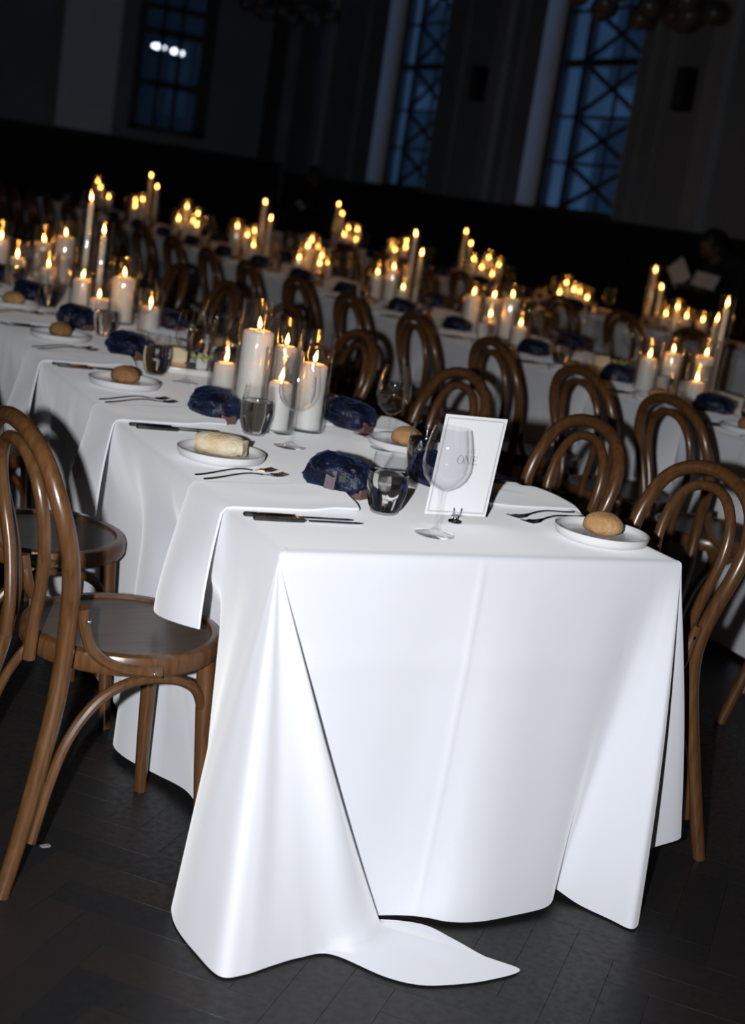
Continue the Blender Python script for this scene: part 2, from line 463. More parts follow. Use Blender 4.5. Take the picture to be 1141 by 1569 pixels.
def side_window(idx, y0, y1, label):
    root = tag(empty('window_%d' % idx, (XR, y0, 0)), label, None, None, 'structure')
    wdt = y1 - y0; D = .40
    fr = MB()
    x0, x1 = .26, .34
    fr.box(x0, x1, 0, .10, WZ0, WZ1); fr.box(x0, x1, wdt - .16, wdt, WZ0, WZ1)
    fr.box(x0, x1, 0, wdt, WZ0, WZ0 + .06); fr.box(x0, x1, 0, wdt, WZ1 - .1, WZ1)
    link('window_frame', fr.mesh('window_frame', 'frame', False), root)
    zs = [1.5, 2.02, 2.55, 3.16, 3.75, 4.4, 5.05, 5.7, 6.2]
    for k in range(1, len(zs) - 1):
        th = .09 if k == 3 else .035
        link('transom', MB().box(x0 + .01, x1 - .01, .1, wdt - .16, zs[k] - th / 2, zs[k] + th / 2).mesh('transom', 'frame', False), root)
    link('mullion', MB().box(x0, x1, wdt * .68, wdt * .68 + .11, WZ0, WZ1).mesh('mullion', 'frame', False), root)
    link('mullion', MB().box(x0 + .02, x1 - .02, wdt * .37, wdt * .37 + .03, WZ0, WZ1).mesh('mullion', 'frame', False), root)
    # crossed diagonal glazing bars
    for k in range(len(zs) - 1):
        for s in (0, 1):
            a, b = (.1, wdt * .68) if s == 0 else (wdt * .68, .1)
            zz = (zs[k], zs[k + 1])
            link('glazing_bar', MB().bar((.22, a, zz[0]), (.22, b, zz[1]), .05, .03, (1, 0, 0)).mesh('glazing_bar', 'frame', False), root)
        link('pane', MB().box(.298, .304, .1, wdt * .68, zs[k] + .02, zs[k + 1] - .02).mesh('pane', 'pane', False), root)
        link('pane', MB().box(.298, .304, wdt * .68 + .11, wdt - .16, zs[k] + .02, zs[k + 1] - .02).mesh('pane', 'pane', False), root)
    jm = MB(); jm.box(0.0, .27, wdt - .012, wdt - .002, WZ0, WZ1); link('reveal', jm.mesh('reveal', 'jamb', False), root)
    jm = MB(); jm.box(0.0, .27, .002, .012, WZ0, WZ1); link('reveal', jm.mesh('reveal', 'jamb', False), root)
    link('window_sill', MB().box(-.05, .4, .0, wdt, WZ0 - .01, WZ0 + .02).mesh('window_sill', 'frame', False), root)
side_window(1, *SIDE_WIN[0], 'tall dusk-blue window with crossed bars at the right')
side_window(2, *SIDE_WIN[1], 'tall dusk-blue window with crossed bars nearer the middle')
# end wall window
root = tag(empty('window_3', (END_WIN[0], YB, 0)), 'dark barred window on the end wall at upper left', None, None, 'structure')
wdt = END_WIN[1] - END_WIN[0]
fr = MB(); fr.box(0, .16, .1, .2, 1.75, 6); fr.box(wdt - .2, wdt, .1, .2, 1.75, 6); fr.box(0, wdt, .1, .2, 1.75, 1.85)
link('window_frame', fr.mesh('window_frame', 'frame', False), root)
for x in (.42, .72):
    link('mullion', MB().box(x, x + .06, .1, .18, 1.85, 6).mesh('mullion', 'frame', False), root)
for z in (2.45, 3.25, 3.62, 4.4, 5.2):
    link('transom', MB().box(.16, wdt - .2, .1, .18, z, z + .12).mesh('transom', 'frame', False), root)
xs = [.16, .45, .75, wdt - .2]
for z0, z1 in ((1.85, 2.45), (2.57, 3.25), (3.37, 3.62), (3.74, 4.4), (4.52, 5.2), (5.32, 6)):
    for a, b in zip(xs[:-1], xs[1:]):
        link('pane', MB().box(a + .02, b - .01, .13, .135, z0, z1).mesh('pane', 'pane', False), root)
# building across the street, seen through that window as dark mass with a lit lamp
fac = tag(empty('street_facade', (5.5, YB + 5, 0)), 'dark building front outside the end wall window', 'building')
link('wall', MB().box(-4.0, 6.0, 0, .4, 0, 7.5).mesh('wall', 'black', False), fac)
for i in range(7):
    link('window', MB().box(-3.6 + i * 1.3, -3.0 + i * 1.3, -.02, .02, 2.2, 3.6).mesh('window', 'frame', False), fac)
lamp = tag(empty('street_lamp', (6.35, YB + 2.0, 0)), 'bright white street lamps outside the end wall window', 'lamp')
link('post', MB().tube([(0, 0, 0), (0, 0, 3.1)], .04, 8).mesh('post', 'black'), lamp)
link('arm', MB().bar((-.3, 0, 3.1), (.3, 0, 3.06), .05, .05).mesh('arm', 'black', False), lamp)
for x, r in ((-.16, .10), (.12, .045), (.24, .045)):
    link('bulb', MB().ellipsoid((x, 0, 3.2 - x * .1), (r * 1.3, .05, .045), 12, 8).mesh('bulb', 'streetlamp'), lamp)
far = tag(empty('terrace_building', (18.0, 24.0, 0)), 'dusky building across the street beyond the side windows', 'building')
link('wall', MB().box(0, 1, 0, 24, 0, 11).mesh('wall', 'outside', False), far)
link('parapet', MB().box(-.15, 0, 0, 24, 10.7, 11.2).mesh('parapet', 'outside', False), far)
wm = MB().box(-.06, .02, -.7, .7, -1.1, 1.1).mesh('window', 'frame', False)
for zz in (2.6, 5.6, 8.6):
    for k in range(7):
        link('window', wm, far, (0, 1.8 + k * 3.3, zz))
# pilasters and mouldings
def pilaster(n, box, matname, label):
    tag(link('trim_%d' % n, bevel_mesh(MB().box(*box).mesh('pilaster', matname, False), .01, 1)), label, None, None, 'structure')
pilaster(3, (4.05, 4.95, YB - .16, YB, 1.6, ZC), 'jamb', 'pale pilaster on the end wall at upper left')
pilaster(4, (7.5, 7.75, YB - .12, YB, 1.6, ZC), 'frame', 'dark strip pilaster beside the hall corner')
for i, (y, d, mt) in enumerate([(9.25, .10, 'trimpaint'), (10.25, .05, 'wall'), (10.55, .05, 'wall'), (13.3, .06, 'wall'), (13.62, .09, 'trimpaint'), (14.75, .05, 'wall'), (17.9, .08, 'wall'), (19.2, .1, 'trimpaint')]):
    ww = .30 if d > .07 else .10
    pilaster(5 + i, (XR - d, XR, y, y + ww, 1.45, ZC), mt, ['broad', 'slim'][d < .07] + ' upright pilaster, %s from the right on the side wall' % ORD[i])

# parquet blocks laid diagonally near the camera
pl_w, pl_l = .085, .34
pm = bevel_mesh(MB().box(-pl_l/2 + .0002, pl_l/2 - .0002, -pl_w/2 + .0002, pl_w/2 - .0002, -.006, 0).mesh('parquet_block', 'plank', False), .0004, 1)
cnt = 0
cells = []
c45 = math.sqrt(.5)
N = 4  # length / width
for a in range(-60, 60):
    for b in range(-16, 16):
        # herringbone tiling on an integer lattice (unit = block width), blocks 4x1
        for horiz in (True, False):
            if horiz: cx, cy, rot = a + 2.0 + b * 8, a + .5, 0.0
            else: cx, cy, rot = a + 4.5 + b * 8, a - 1.0, math.pi / 2
            X, Y = cx * pl_w, cy * pl_w
            wx, wy = (X - Y) * c45, (X + Y) * c45
            vx, vy = wx + .95, wy + 2.21
            dist = math.hypot(vx, vy)
            ang = math.atan2(vx, vy)
            if -1.05 < wx < 1.9 and -.75 < wy < 2.1 and (.02 < ang < .93):
                hid = (.12 < wx < .86 and .12 < wy)
                if not hid: cells.append((dist, wx, wy, rot + math.pi / 4))
cells.sort()
seen = set()
for (d_, wx, wy, rt) in cells:
    key = (round(wx, 3), round(wy, 3))
    if key in seen: continue
    seen.add(key); cnt += 1
    if cnt > 300: break
    link('parquet_block', pm, floor, (wx, wy, 0), (0, 0, rt))
tag(link('floor_mark', MB().ellipsoid((0, 0, 0.0), (.016, .011, .0006), 14, 6, lambda d: .7 + .5 * noise.noise(d * 3)).mesh('floor_mark', 'specks'), None, (-.262, .381, .0006)), 'small white scuff on the dark floor near chair legs', 'mark')

# ------------------------------------------------------------------ tables and cloths
W1 = 0.886
TABLES = {1: (0.0, W1, 0.0, 8.6), 2: (2.30, 2.30 + W1, -.2, 13.6), 3: (4.58, 4.58 + W1, 1.8, 13.2)}
CH_REACH = 0.205            # seat radius
LEFT1 = [(-.138, .43), (-.155, 1.12), (-.15, 2.12), (-.15, 2.98)]
RIGHT1 = [(.930, .315), (.95, .86), (.955, 1.57), (.96, 2.38), (.97, 3.1), (.97, 3.85), (.97, 4.6)]
NEAR2 = [(2.14, y + .03) for y in (.62, 1.36, 1.90, 2.53, 3.22, 3.93, 4.62, 5.38, 6.1, 6.85, 7.6, 8.35, 9.1, 9.9, 10.7, 11.45, 12.2, 12.95)]
FAR2 = [(3.28, y) for y in (4.9, 5.65, 6.4, 7.15, 7.9, 8.65)]
NEAR3 = [(4.46, y) for y in (4.3, 5.0, 5.7, 6.4, 7.1, 7.8, 8.5, 9.2, 9.9, 10.6)]

def table(idx, label):
    x0, x1, y0, y1 = TABLES[idx]
    r = tag(empty('banquet_table', ((x0 + x1) / 2, y0, 0)), label, 'table', 'long banquet tables under cloths')
    w2 = (x1 - x0) / 2 - .006
    link('tabletop', MB().box(-w2, w2, .006, y1 - y0 - .006, .715, .744).mesh('tabletop', 'wood', False), r)
    n = 4
    for k in range(n):
        for sx in (-1, 1):
            yy = .35 + k * (y1 - y0 - .7) / (n - 1)
            link('leg', MB().tube([(sx * .24, yy, .715), (sx * .24, yy, 0)], .016, 8).mesh('leg', 'black'), r)
table(1, 'long table hidden under the nearest white cloth')
table(2, 'long table hidden under the white cloth of the second row')
table(3, 'long table hidden under the white cloth of the third row')

def fold(y, seed):
    return (.5 * math.sin(y * 21 + seed * 3.1 + 1.3 * math.sin(y * 2.7 + seed)) +
            .35 * math.sin(y * 37 + seed * 1.7 + 1.1 * math.sin(y * 4.3)) + .45 * math.sin(y * 8.3 + seed * .7))

NT = 30
def side_rib(xe, s, y, chairs, seed, amp=.016, hemz=.02, flare=.012):
    """one rib of a hanging side; s = outward sign along x"""
    pts = [Vector((xe - s * .022, y, H)), Vector((xe - s * .006, y, H - .0005)), Vector((xe + s * .0005, y, H - .004)), Vector((xe + s * .003, y, H - .012))]
    f = fold(y, seed)
    for k in range(1, NT + 1):
        t = k / NT; z = H - .012 - (H - .012 - hemz) * t
        off = .003 + flare * t + amp * (t ** .75) * f * .8 + .0045 * (t ** .5) * smooth(1.3, 1.9, y) * (math.sin(y * 62 + 2 * math.sin(y * 9)) + .6 * math.sin(y * 101 + seed))
        for (cx, cy) in chairs:
            pen = (CH_REACH + .012) - (cx - xe) * s
            if pen > 0:
                d = abs(y - cy)
                wy = math.exp(-(d / .27) ** 4)
                wz = smooth(.735, .50, z)
                off -= pen * wy * wz + (.004 + max(0, off)) * wy * wz * .8
        pts.append(Vector((xe + s * off, y, z)))
    return pts

def plain_cloth(idx, chairs_near, chairs_far, label, seed):
    x0, x1, y0, y1 = TABLES[idx]
    mb = MB()
    n = int((y1 - y0) / .05)
    Y = [y0 + (y1 - y0) * i / n for i in range(n + 1)]
    mb.grid([side_rib(x0, -1, y, chairs_near, seed) for y in Y], True)
    mb.grid([side_rib(x1, 1, y, chairs_far, seed + 2) for y in Y])
    mb.grid([[Vector((x0 + .022 + (x1 - x0 - .044) * j / 6, y, H)) for j in range(7)] for y in (Y[0] + .0, Y[-1])])
    for ye, s in ((y0, -1), (y1, 1)):
        rows = []
        for j in range(25):
            x = x0 + (x1 - x0) * j / 24
            rows.append([Vector((x, ye - s * .0, H))] + [Vector((x, ye + s * (.004 + .02 * t + .012 * t * fold(x * 1.3, seed + 5)), H - .004 - (H - .024) * t)) for t in [k / NT for k in range(NT + 1)]])
        mb.grid(rows)
    o = link('tablecloth', mb.cloth_mesh('tablecloth', 'cloth'))
    tag(o, label, 'tablecloth', 'white floor-length tablecloths')
plain_cloth(2, NEAR2, FAR2, 'white floor-length cloth over the second row table', 2.0)
plain_cloth(3, NEAR3, [], 'white floor-length cloth over the third row table', 5.0)

# --- the near cloth, with its corner folds and the train on the floor
def V(*a): return Vector(a)
def rib(top, hem, contact=None, bulge=(0, 0), n_out=(0, 0)):
    """profile from the table edge (top xy) down to hem; contact = xy where it meets the floor before lying flat"""
    tx, ty = top
    cx_, cy_ = .443, 1.5
    ix = max(.022, min(W1 - .022, tx)); iy = max(.022, ty)
    if tx < .022: ix = .022
    inner = V(ix, iy, H)
    d = V(tx - ix, ty - iy, 0)
    out = d.normalized() if d.length > 1e-6 else V(0, -1, 0)
    edge1 = V(tx, ty, H) - out * .006 + V(0, 0, -.0005)
    edge2 = V(tx, ty, H - .004) + out * .0005
    edge3 = V(tx, ty, H - .012) + out * .003
    pts = [inner, edge1, edge2, edge3]
    hx, hy, hz = hem
    NA = 24
    if contact is None:
        for k in range(1, NT + 1):
            t = k / NT
            e = t ** 1.08
            b = math.sin(math.pi * t) 
            pts.append(V(edge3.x + (hx - edge3.x) * e + bulge[0] * b, edge3.y + (hy - edge3.y) * e + bulge[1] * b, edge3.z + (hz - edge3.z) * t))
    else:
        qx, qy = contact
        for k in range(1, NA + 1):
            t = k / NA
            e = t ** 1.08
            b = math.sin(math.pi * t)
            zz = edge3.z + (.012 - edge3.z) * t
            pts.append(V(edge3.x + (qx - edge3.x) * e + bulge[0] * b, edge3.y + (qy - edge3.y) * e + bulge[1] * b, zz))
        for k in range(1, NT - NA + 1):
            t = k / (NT - NA)
            pts.append(V(qx + (hx - qx) * t, qy + (hy - qy) * t, .012 + (hz - .012) * t + .012 * math.sin(math.pi * t) * math.sin(7 * hx + 3)))
    return pts

ctrl = []
Y = [8.6 - i * .02 for i in range(int((8.6 - .62) / .02) + 1)]
left = [side_rib(0.0, -1, y, LEFT1, 1.0, amp=.016) for y in Y]
# left side near the corner: fabric is drawn inwards behind the chair
c = [left[-1]]
A = (0.0, 0.0)
c += [rib((0, .52), (.085, .53, .03)), rib((0, .40), (.085, .42, .02)), rib((0, .28), (.045, .31, .012), None, (.0, 0)),
      rib((0, .17), (-.02, .20, .006), None, (-.0, 0)), rib((0, .08), (-.07, .12, .004), None, (-.008, 0)), rib((0, .02), (-.088, .07, .004), None, (-.010, 0)),
      rib(A, (-.093, .012, .004), None, (-.012, -.005)), rib(A, (-.085, -.06, .004), None, (-.010, -.010)), rib(A, (-.066, -.145, .004), None, (-.006, -.016)),
      rib(A, (-.02, -.150, .004), None, (.0, -.018)), rib(A, (.04, -.132, .004), None, (.004, -.012)), rib(A, (.10, -.117, .004), None, (.006, -.016)),
      rib(A, (.165, -.118, .004), (.160, -.105), (.008, -.024)), rib(A, (.232, -.205, .004), (.205, -.108), (.008, -.030)), rib(A, (.285, -.244, .004), (.24, -.100), (.006, -.032)),
      rib(A, (.345, -.256, .004), (.265, -.086), (.0, -.030)), rib(A, (.425, -.257, .004), (.283, -.070), (-.004, -.026)), rib(A, (.506, -.238, .004), (.295, -.056), (-.008, -.022)),
      rib(A, (.462, -.184, .004), (.300, -.044), (-.012, -.018)), rib(A, (.428, -.112, .004), (.300, -.034), (-.016, -.014)), rib(A, (.39, -.05, .004), (.296, -.026), (-.02, -.010)),
      rib((.006, 0), (.30, -.018, .006), (.26, -.018), (-.03, -.006)), rib((.02, 0), (.20, -.012, .008), None, (-.03, -.002))]
f_ = [rib((.06, 0), (.12, -.010, .010)), rib((.16, 0), (.17, -.010, .012)), rib((.26, 0), (.235, -.012, .012)), rib((.34, 0), (.31, -.016, .012)), rib((.40, 0), (.365, -.026, .012), None, (0, -.004)),
      rib((.443, 0), (.405, -.042, .012), None, (0, -.006)), rib((.485, 0), (.447, -.062, .010), None, (0, -.006)), rib((.54, 0), (.51, -.072, .010), None, (0, -.004)), rib((.62, 0), (.592, -.066, .012)), rib((.70, 0), (.672, -.054, .014)),
      rib((.752, 0), (.704, -.036, .02)), rib((.80, 0), (.724, -.006, .028)),
      rib((.838, 0), (.738, -.003, .02)), rib((.862, 0), (.768, -.042, .006), None, (0, -.004)), rib((.876, 0), (.803, -.103, .004), None, (0, -.008)),
      rib((W1, 0), (.828, -.148, .004), None, (.002, -.010)), rib((W1, 0), (.862, -.128, .005), None, (.006, -.008)), rib((W1, 0), (.882, -.085, .010), None, (.006, 0)),
      rib((W1, 0), (.890, -.03, .03), None, (.0, .0)), rib((W1, 0), (.905, .005, .07), None, (0, .002)), rib((W1, 0.0), (.965, .005, .095), None, (.006, .0)), rib((W1, .0), (1.040, .005, .112), None, (.012, 0)),
      rib((W1, .01), (1.055, .04, .108), None, (.012, 0)), rib((W1, .06), (1.0, .10, .08)), rib((W1, .13), (.93, .17, .05)), rib((W1, .21), (.90, .24, .03))]
allr = c + f_
right_y = [.30 + i * .05 for i in range(int((8.6 - .30) / .05) + 1)]
right = [side_rib(W1, 1, y, RIGHT1, 3.3) for y in right_y]
allr.append(right[0])
SUB = 7
dense = []
cols = [catmull([r[k] for r in allr], SUB) for k in range(len(allr[0]))]
nd = len(cols[0])
for i in range(nd):
    row = [cols[k][i] for k in range(len(cols))]
    dense.append(row)
for i in range(nd):
    for p in dense[i]:
        for (cx, cy) in LEFT1[:2]:
            dy = p.y - cy
            if abs(dy) < CH_REACH + .012 and p.x < .3 and p.z < .60 and i < 12 * SUB:
                lim = cx + math.sqrt((CH_REACH + .012) ** 2 - dy * dy)
                if p.x < lim: p.x += (lim - p.x) * smooth(.60, .485, p.z)
# pressed fold lines: centre line and a level line across the front drop
ic = None
for i in range(nd):
    if abs(dense[i][3].y) < .012 and i > (len(c)) * SUB and (ic is None or abs(dense[i][3].x - .418) < abs(dense[ic][3].x - .418)): ic = i
for i in range(nd):
    for k, p in enumerate(dense[i]):
        p.z = max(.0035, p.z)
        if i > len(c) * SUB and p.z > .02 and k > 3:
            if abs(i - ic) <= 1: p.y -= .0020 * (1 if i == ic else .3)
    if len(c) * SUB < i < (len(c) + 11) * SUB:
        for k in range(4, len(dense[i])):
            d = abs(dense[i][k].z - .535)
            if d < .026: dense[i][k].y -= .0045 * (1 - d / .026)
mb = MB()
full = left[:-1] + dense + right[1:]
mb.grid(full, False)
# table surface with one pressed line along it
xs = [.022, .10, .20, .30, .37, .388, .40, .412, .43, .53, .63, .74, W1 - .022]
ys_ = [.022] + [.1 + i * .25 for i in range(34)] + [8.6]
mb.grid([[V(x, y, H + (.0016 if abs(x - .40) < .005 and y > .05 else 0)) for x in xs] for y in ys_])
# far end drop
rows = []
for j in range(25):
    x = W1 * j / 24
    rows.append([V(x, 8.58, H)] + [V(x, 8.6 + .02 * t, H - .004 - (H - .024) * t) for t in [k / NT for k in range(NT + 1)]])
mb.grid(rows)
near_cloth = tag(link('tablecloth', mb.cloth_mesh('tablecloth', 'cloth')), 'white floor-length cloth of the nearest table, corner trailing on the floor', 'tablecloth', 'white floor-length tablecloths')
hem_pts = [full[i][-2] + V(0, 0, .0012) for i in range(len(left) - 30, len(left) + nd + 10)]

# ------------------------------------------------------------------ bentwood chairs
def make_chair():
    root = empty('bentwood_chair')
    rr = .205; zt = .462
    rim = MB().lathe([(.178, zt - .004), (.182, zt + .003), (.192, zt + .004), (.201, zt), (rr, zt - .010), (rr, zt - .030), (.200, zt - .038), (.175, zt - .038), (.174, zt - .012), (.178, zt - .004)], 48)
    link('seat_rim', rim.mesh('seat_rim', 'wood'), root)
    st = MB().lathe([(0, zt - .008), (.10, zt - .0075), (.15, zt - .006), (.179, zt - .003), (.179, zt - .016), (0, zt - .016)], 48)
    link('seat', st.mesh('seat', 'seatwood'), root)
    # outer hoop with the rear legs in one bent rod
    half = [V(-.275, .205, 0), V(-.235, .190, .16), (V(-.196, .170, .34)), V(-.182, .158, .44), V(-.180, .160, .52), V(-.190, .181, .61), V(-.209, .198, .69), V(-.232, .192, .765), V(-.249, .156, .830), V(-.259, .085, .868), V(-.262, 0, .880)]
    path = catmull(half + [V(p.x, -p.y, p.z) for p in half[-2::-1]], 6)
    rad = []
    for p in path:
        rad.append(.0150 if p.z < .02 else (.0158 + .0022 * smooth(0, .4, p.z) - .001 * smooth(.6, .88, p.z)))
    link('back_frame', MB().tube(path, rad, 12).mesh('back_frame', 'wood'), root)
    half = [V(-.2165, .070, .425), V(-.214, .074, .50), V(-.216, .098, .60), V(-.228, .120, .69), V(-.243, .110, .772), V(-.254, .064, .826), V(-.258, 0, .840)]
    path = catmull(half + [V(p.x, -p.y, p.z) for p in half[-2::-1]], 6)
    link('back_hoop', MB().tube(path, .0125, 12).mesh('back_hoop', 'wood'), root)
    for s in (-1, 1):
        pts = catmull([V(.132, s * .130, .424), V(.140, s * .140, .28), V(.150, s * .152, .12), V(.160, s * .162, 0)], 5)
        link('leg', MB().tube(pts, [.0195 - .006 * (i / (len(pts) - 1)) for i in range(len(pts))], 14).mesh('leg', 'wood'), root)
        # side brace: from front leg, up under the seat, down along the rear leg
        pts = catmull([V(.128, s * .142, .330), V(.10, s * .155, .376), V(.04, s * .170, .405), V(-.04, s * .176, .408), V(-.11, s * .178, .375), V(-.165, s * .182, .300), V(-.198, s * .188, .205), V(-.222, s * .192, .10)], 6)
        link('brace', MB().tube(pts, .0105, 10).mesh('brace', 'wood'), root)
        # bracket between back rod and seat rim
        br = link('bracket', MB().tube(catmull([V(-.158, s * .172, .560), V(-.150, s * .170, .520), V(-.132, s * .178, .475), V(-.090, s * .196, .448), V(-.040, s * .211, .441), V(-.005, s * .2155, .439)], 6), .0112, 10).mesh('bracket', 'wood'), root)
        for (x, y, z) in ((-.148, .182, .535), (-.022, .2245, .440)):
            link('screw', MB().ellipsoid((x, s * y, z), (.0045, .0025, .0045), 10, 6).mesh('screw', 'steel'), br)
    pts = catmull([V(.150, -.120, .335), V(.150, -.085, .385), V(.150, 0, .412), V(.150, .085, .385), V(.150, .120, .335)], 6)
    link('front_brace', MB().tube(pts, .0105, 10).mesh('front_brace', 'wood'), root)
    return root
chair = make_chair()
def put_chairs(lst, rz, labels, group):
    for (cx, cy), lb in zip(lst, labels):
        spawn(chair, (cx, cy, 0), rz + (R(random.uniform(-3, 3)) if lst is not LEFT1 else (.12 if cy < 1 else .04)), lb, 'chair', group)
put_chairs(LEFT1, 0.0, ['brown bentwood chair in the left foreground, napkin over its seat', 'brown bentwood chair behind the foreground chair at left', 'bentwood chair at the nearest table, third along the left side', 'bentwood chair at the nearest table, fourth along the left side'], 'chairs along the left of the nearest table')
put_chairs(RIGHT1, math.pi, ['bentwood chair facing the nearest table, %s from its near right corner' % ORD[i] for i in range(len(RIGHT1))], 'chairs along the right of the nearest table')
put_chairs(NEAR2, 0.0, ['bentwood chair with back towards us at second row table, %s from the right' % ORD[i] for i in range(len(NEAR2))], 'chairs along the near side of the second row')
put_chairs(FAR2, math.pi, ['bentwood chair behind the second row table, %s from the right' % ORD[i] for i in range(len(FAR2))], 'chairs behind the second row')
put_chairs(NEAR3, 0.0, ['bentwood chair at the third row table, %s from the right' % ORD[i] for i in range(len(NEAR3))], 'chairs along the third row')

# ------------------------------------------------------------------ tableware prototypes
TZ = H + .0012
def make_plate():
    prof = [(0, .004), (.084, .004), (.0905, .006), (.0945, .012), (.0965, .0205), (.0985, .0215), (.1005, .0205), (.0995, .011), (.095, .003), (.088, 0), (0, 0)]
    return link('bread_plate', MB().lathe(prof, 56).mesh('bread_plate', 'ceramic', True, 60))
plate = make_plate()

def roll_mesh(name, r, material, seed, flat=.0):
    def fn(d):
        q = 1 + .05 * noise.noise(d * 2.2 + Vector((seed, 0, 0))) + .02 * noise.noise(d * 7 + Vector((0, seed, 0)))
        if d.z < -.3: q *= 1 - .32 * (-.3 - d.z)
        return q
    return MB().ellipsoid((0, 0, r[2] * .86), r, 28, 18, fn).mesh(name, material, True, 80)
roll_gold = link('bread_roll', roll_mesh('bread_roll', (.043, .036, .029), 'crust', 3.1))
roll_dark = link('bread_roll', roll_mesh('bread_roll', (.040, .034, .029), 'crust_dark', 8.4))
# cut piece of pale bread
root = empty('bread_piece')
def fn(d):
    return 1 + .05 * noise.noise(d * 2 + Vector((5, 0, 0))) + .015 * noise.noise(d * 8)
mb = MB()
rows = []
for i in range(15):
    t = i / 14; x = -.056 + .112 * t
    rr = .031 * (max(0.0, 1 - ((t - .45) / .56) ** 4)) ** .5 if i < 14 else .0225
    if i == 14: x = .054
    rr = max(rr, .004)
    rows.append([V(x + .004 * math.sin(3 * math.cos(a)), rr * 1.12 * math.cos(a) * (1 + .04 * math.sin(5 * a + i)), .0255 + rr * .92 * math.sin(a) * (.82 if math.sin(a) < 0 else 1)) for a in [2 * math.pi * k / 24 for k in range(25)]])
mb.grid(rows)
link('crust', mb.mesh('crust', 'crust_pale', True, 80), root)
end = MB(); ring = rows[-1][:-1]; cc = V(.058, 0, .0255)
end.add([cc] + [p for p in ring], [(0, 1 + k, 1 + (k + 1) % 24) for k in range(24)])
link('crumb', end.mesh('crumb', 'crumb', True, 80), root)
bread_piece = root

def make_fork():
    r = empty('fork')
    L = .205
    rows = []
    for i in range(21):
        t = i / 20; x = L * .70 * t
        wd = .0105 - .0065 * smooth(0, .55, t) + .001 * smooth(.8, 1, t)
        if i == 0: wd = .007
        z = .0022 + .010 * math.sin(math.pi * min(1, t * 1.0)) * (t ** 1.3) + .003 * t
        th = .0026
        rows.append([V(x, -wd / 2, z), V(x, -wd * .25, z + th * .6), V(x, wd * .25, z + th * .6), V(x, wd / 2, z), V(x, wd * .25, z - th * .4), V(x, -wd * .25, z - th * .4), V(x, -wd / 2, z)])
    link('handle', MB().grid(rows).mesh('handle', 'steel', True, 70), r)
    mb = MB(); x0 = L * .70
    prof = [(0, .0065), (.012, .013), (.022, .0215), (.030, .0225)]
    rows = []
    for (dx, wd) in prof:
        z = .0062 - .003 * math.sin(math.pi * min(dx, .030) / .06)
        rows.append([V(x0 + dx, -wd / 2, z), V(x0 + dx, 0, z - .0012), V(x0 + dx, wd / 2, z), V(x0 + dx, 0, z + .001), V(x0 + dx, -wd / 2, z)])
    mb.grid(rows)
    for k in range(4):
        y = -.0093 + k * .0062
        mb.tube([(x0 + .029, y, .0035), (x0 + .045, y, .0032), (x0 + .060, y * .98, .0062)], [.0017, .0015, .0009], 6)
    link('tines', mb.mesh('tines', 'steel', True, 60), r)
    return r
fork = make_fork()
def make_knife():
    r = empty('table_knife')
    hl = .105
    out = [(0, -.0035), (.004, -.0062), (.05, -.0066), (hl, -.005), (hl, .005), (.05, .0066), (.004, .0062), (0, .0035)]
    link('handle', bevel_mesh(MB().prism(out, .0005, .0085).mesh('handle', 'knifehandle', False), .002, 2), r)
    bl = [(hl, -.004), (hl + .012, -.0065), (hl + .09, -.0075), (hl + .118, -.003), (hl + .122, .001), (hl + .11, .0052), (hl, .0045)]
    link('blade', bevel_mesh(MB().prism(bl, .003, .0052).mesh('blade', 'steel', False), .0006, 1), r)
    return r
knife = make_knife()

def make_tumbler():
    r = empty('water_tumbler')
    outer = [(0, .0), (.0255, 0), (.029, .003), (.035, .018), (.0405, .040), (.0425, .056), (.0415, .078), (.038, .102), (.0345, .124)]
    inner = [(.0332, .124), (.0367, .102), (.0402, .078), (.0411, .056), (.039, .040), (.0335, .020), (.027, .012), (0, .0105)]
    link('glass_wall', MB().lathe([(.0405, .0865), (.038, .102), (.0345, .124), (.0332, .124), (.0367, .102), (.0392, .0865)], 40).mesh('glass_wall', 'wineglass', True, 50), r)
    # water with the glass it wets: one clear refracting body on a thick foot
    wt = [(0, .0065), (.0275, .0065), (.0325, .012), (.035, .018), (.0385, .031), (.0405, .040), (.0420, .050), (.0425, .058), (.0420, .070), (.0410, .0815), (.0404, .0860), (.0385, .0850), (.0300, .0840), (0, .0838)]
    link('water', MB().lathe(wt, 64).mesh('water', 'water', True, 40), r)
    link('foot', MB().lathe([(0, 0), (.0255, 0), (.0290, .003), (.0300, .0062), (0, .0062)], 40).mesh('foot', 'stemglass', True, 40), r)
    return r
tumbler = make_tumbler()
def make_wine():
    r = empty('wine_glass')
    ft = [(0, 0), (.038, 0), (.0400, .0012), (.0395, .0024), (.022, .0050), (.0085, .0095), (.0048, .016), (.0038, .030), (.0036, .060), (.0042, .080), (.0062, .088), (0, .089)]
    link('stem', MB().lathe(ft, 36).mesh('stem', 'stemglass', True, 60), r)
    outer = [(0.001, .0882), (.010, .0905), (.026, .100), (.0385, .115), (.0447, .133), (.0455, .147), (.0430, .172), (.0385, .196), (.0335, .215)]
    inner = [(.0326, .215), (.0375, .196), (.0420, .172), (.0445, .147), (.0437, .133), (.0375, .116), (.0255, .1018), (.010, .0925), (.001, .0915)]
    link('bowl', MB().lathe(outer + inner, 44).mesh('bowl', 'wineglass', True, 60), r)
    return r
wine = make_wine()

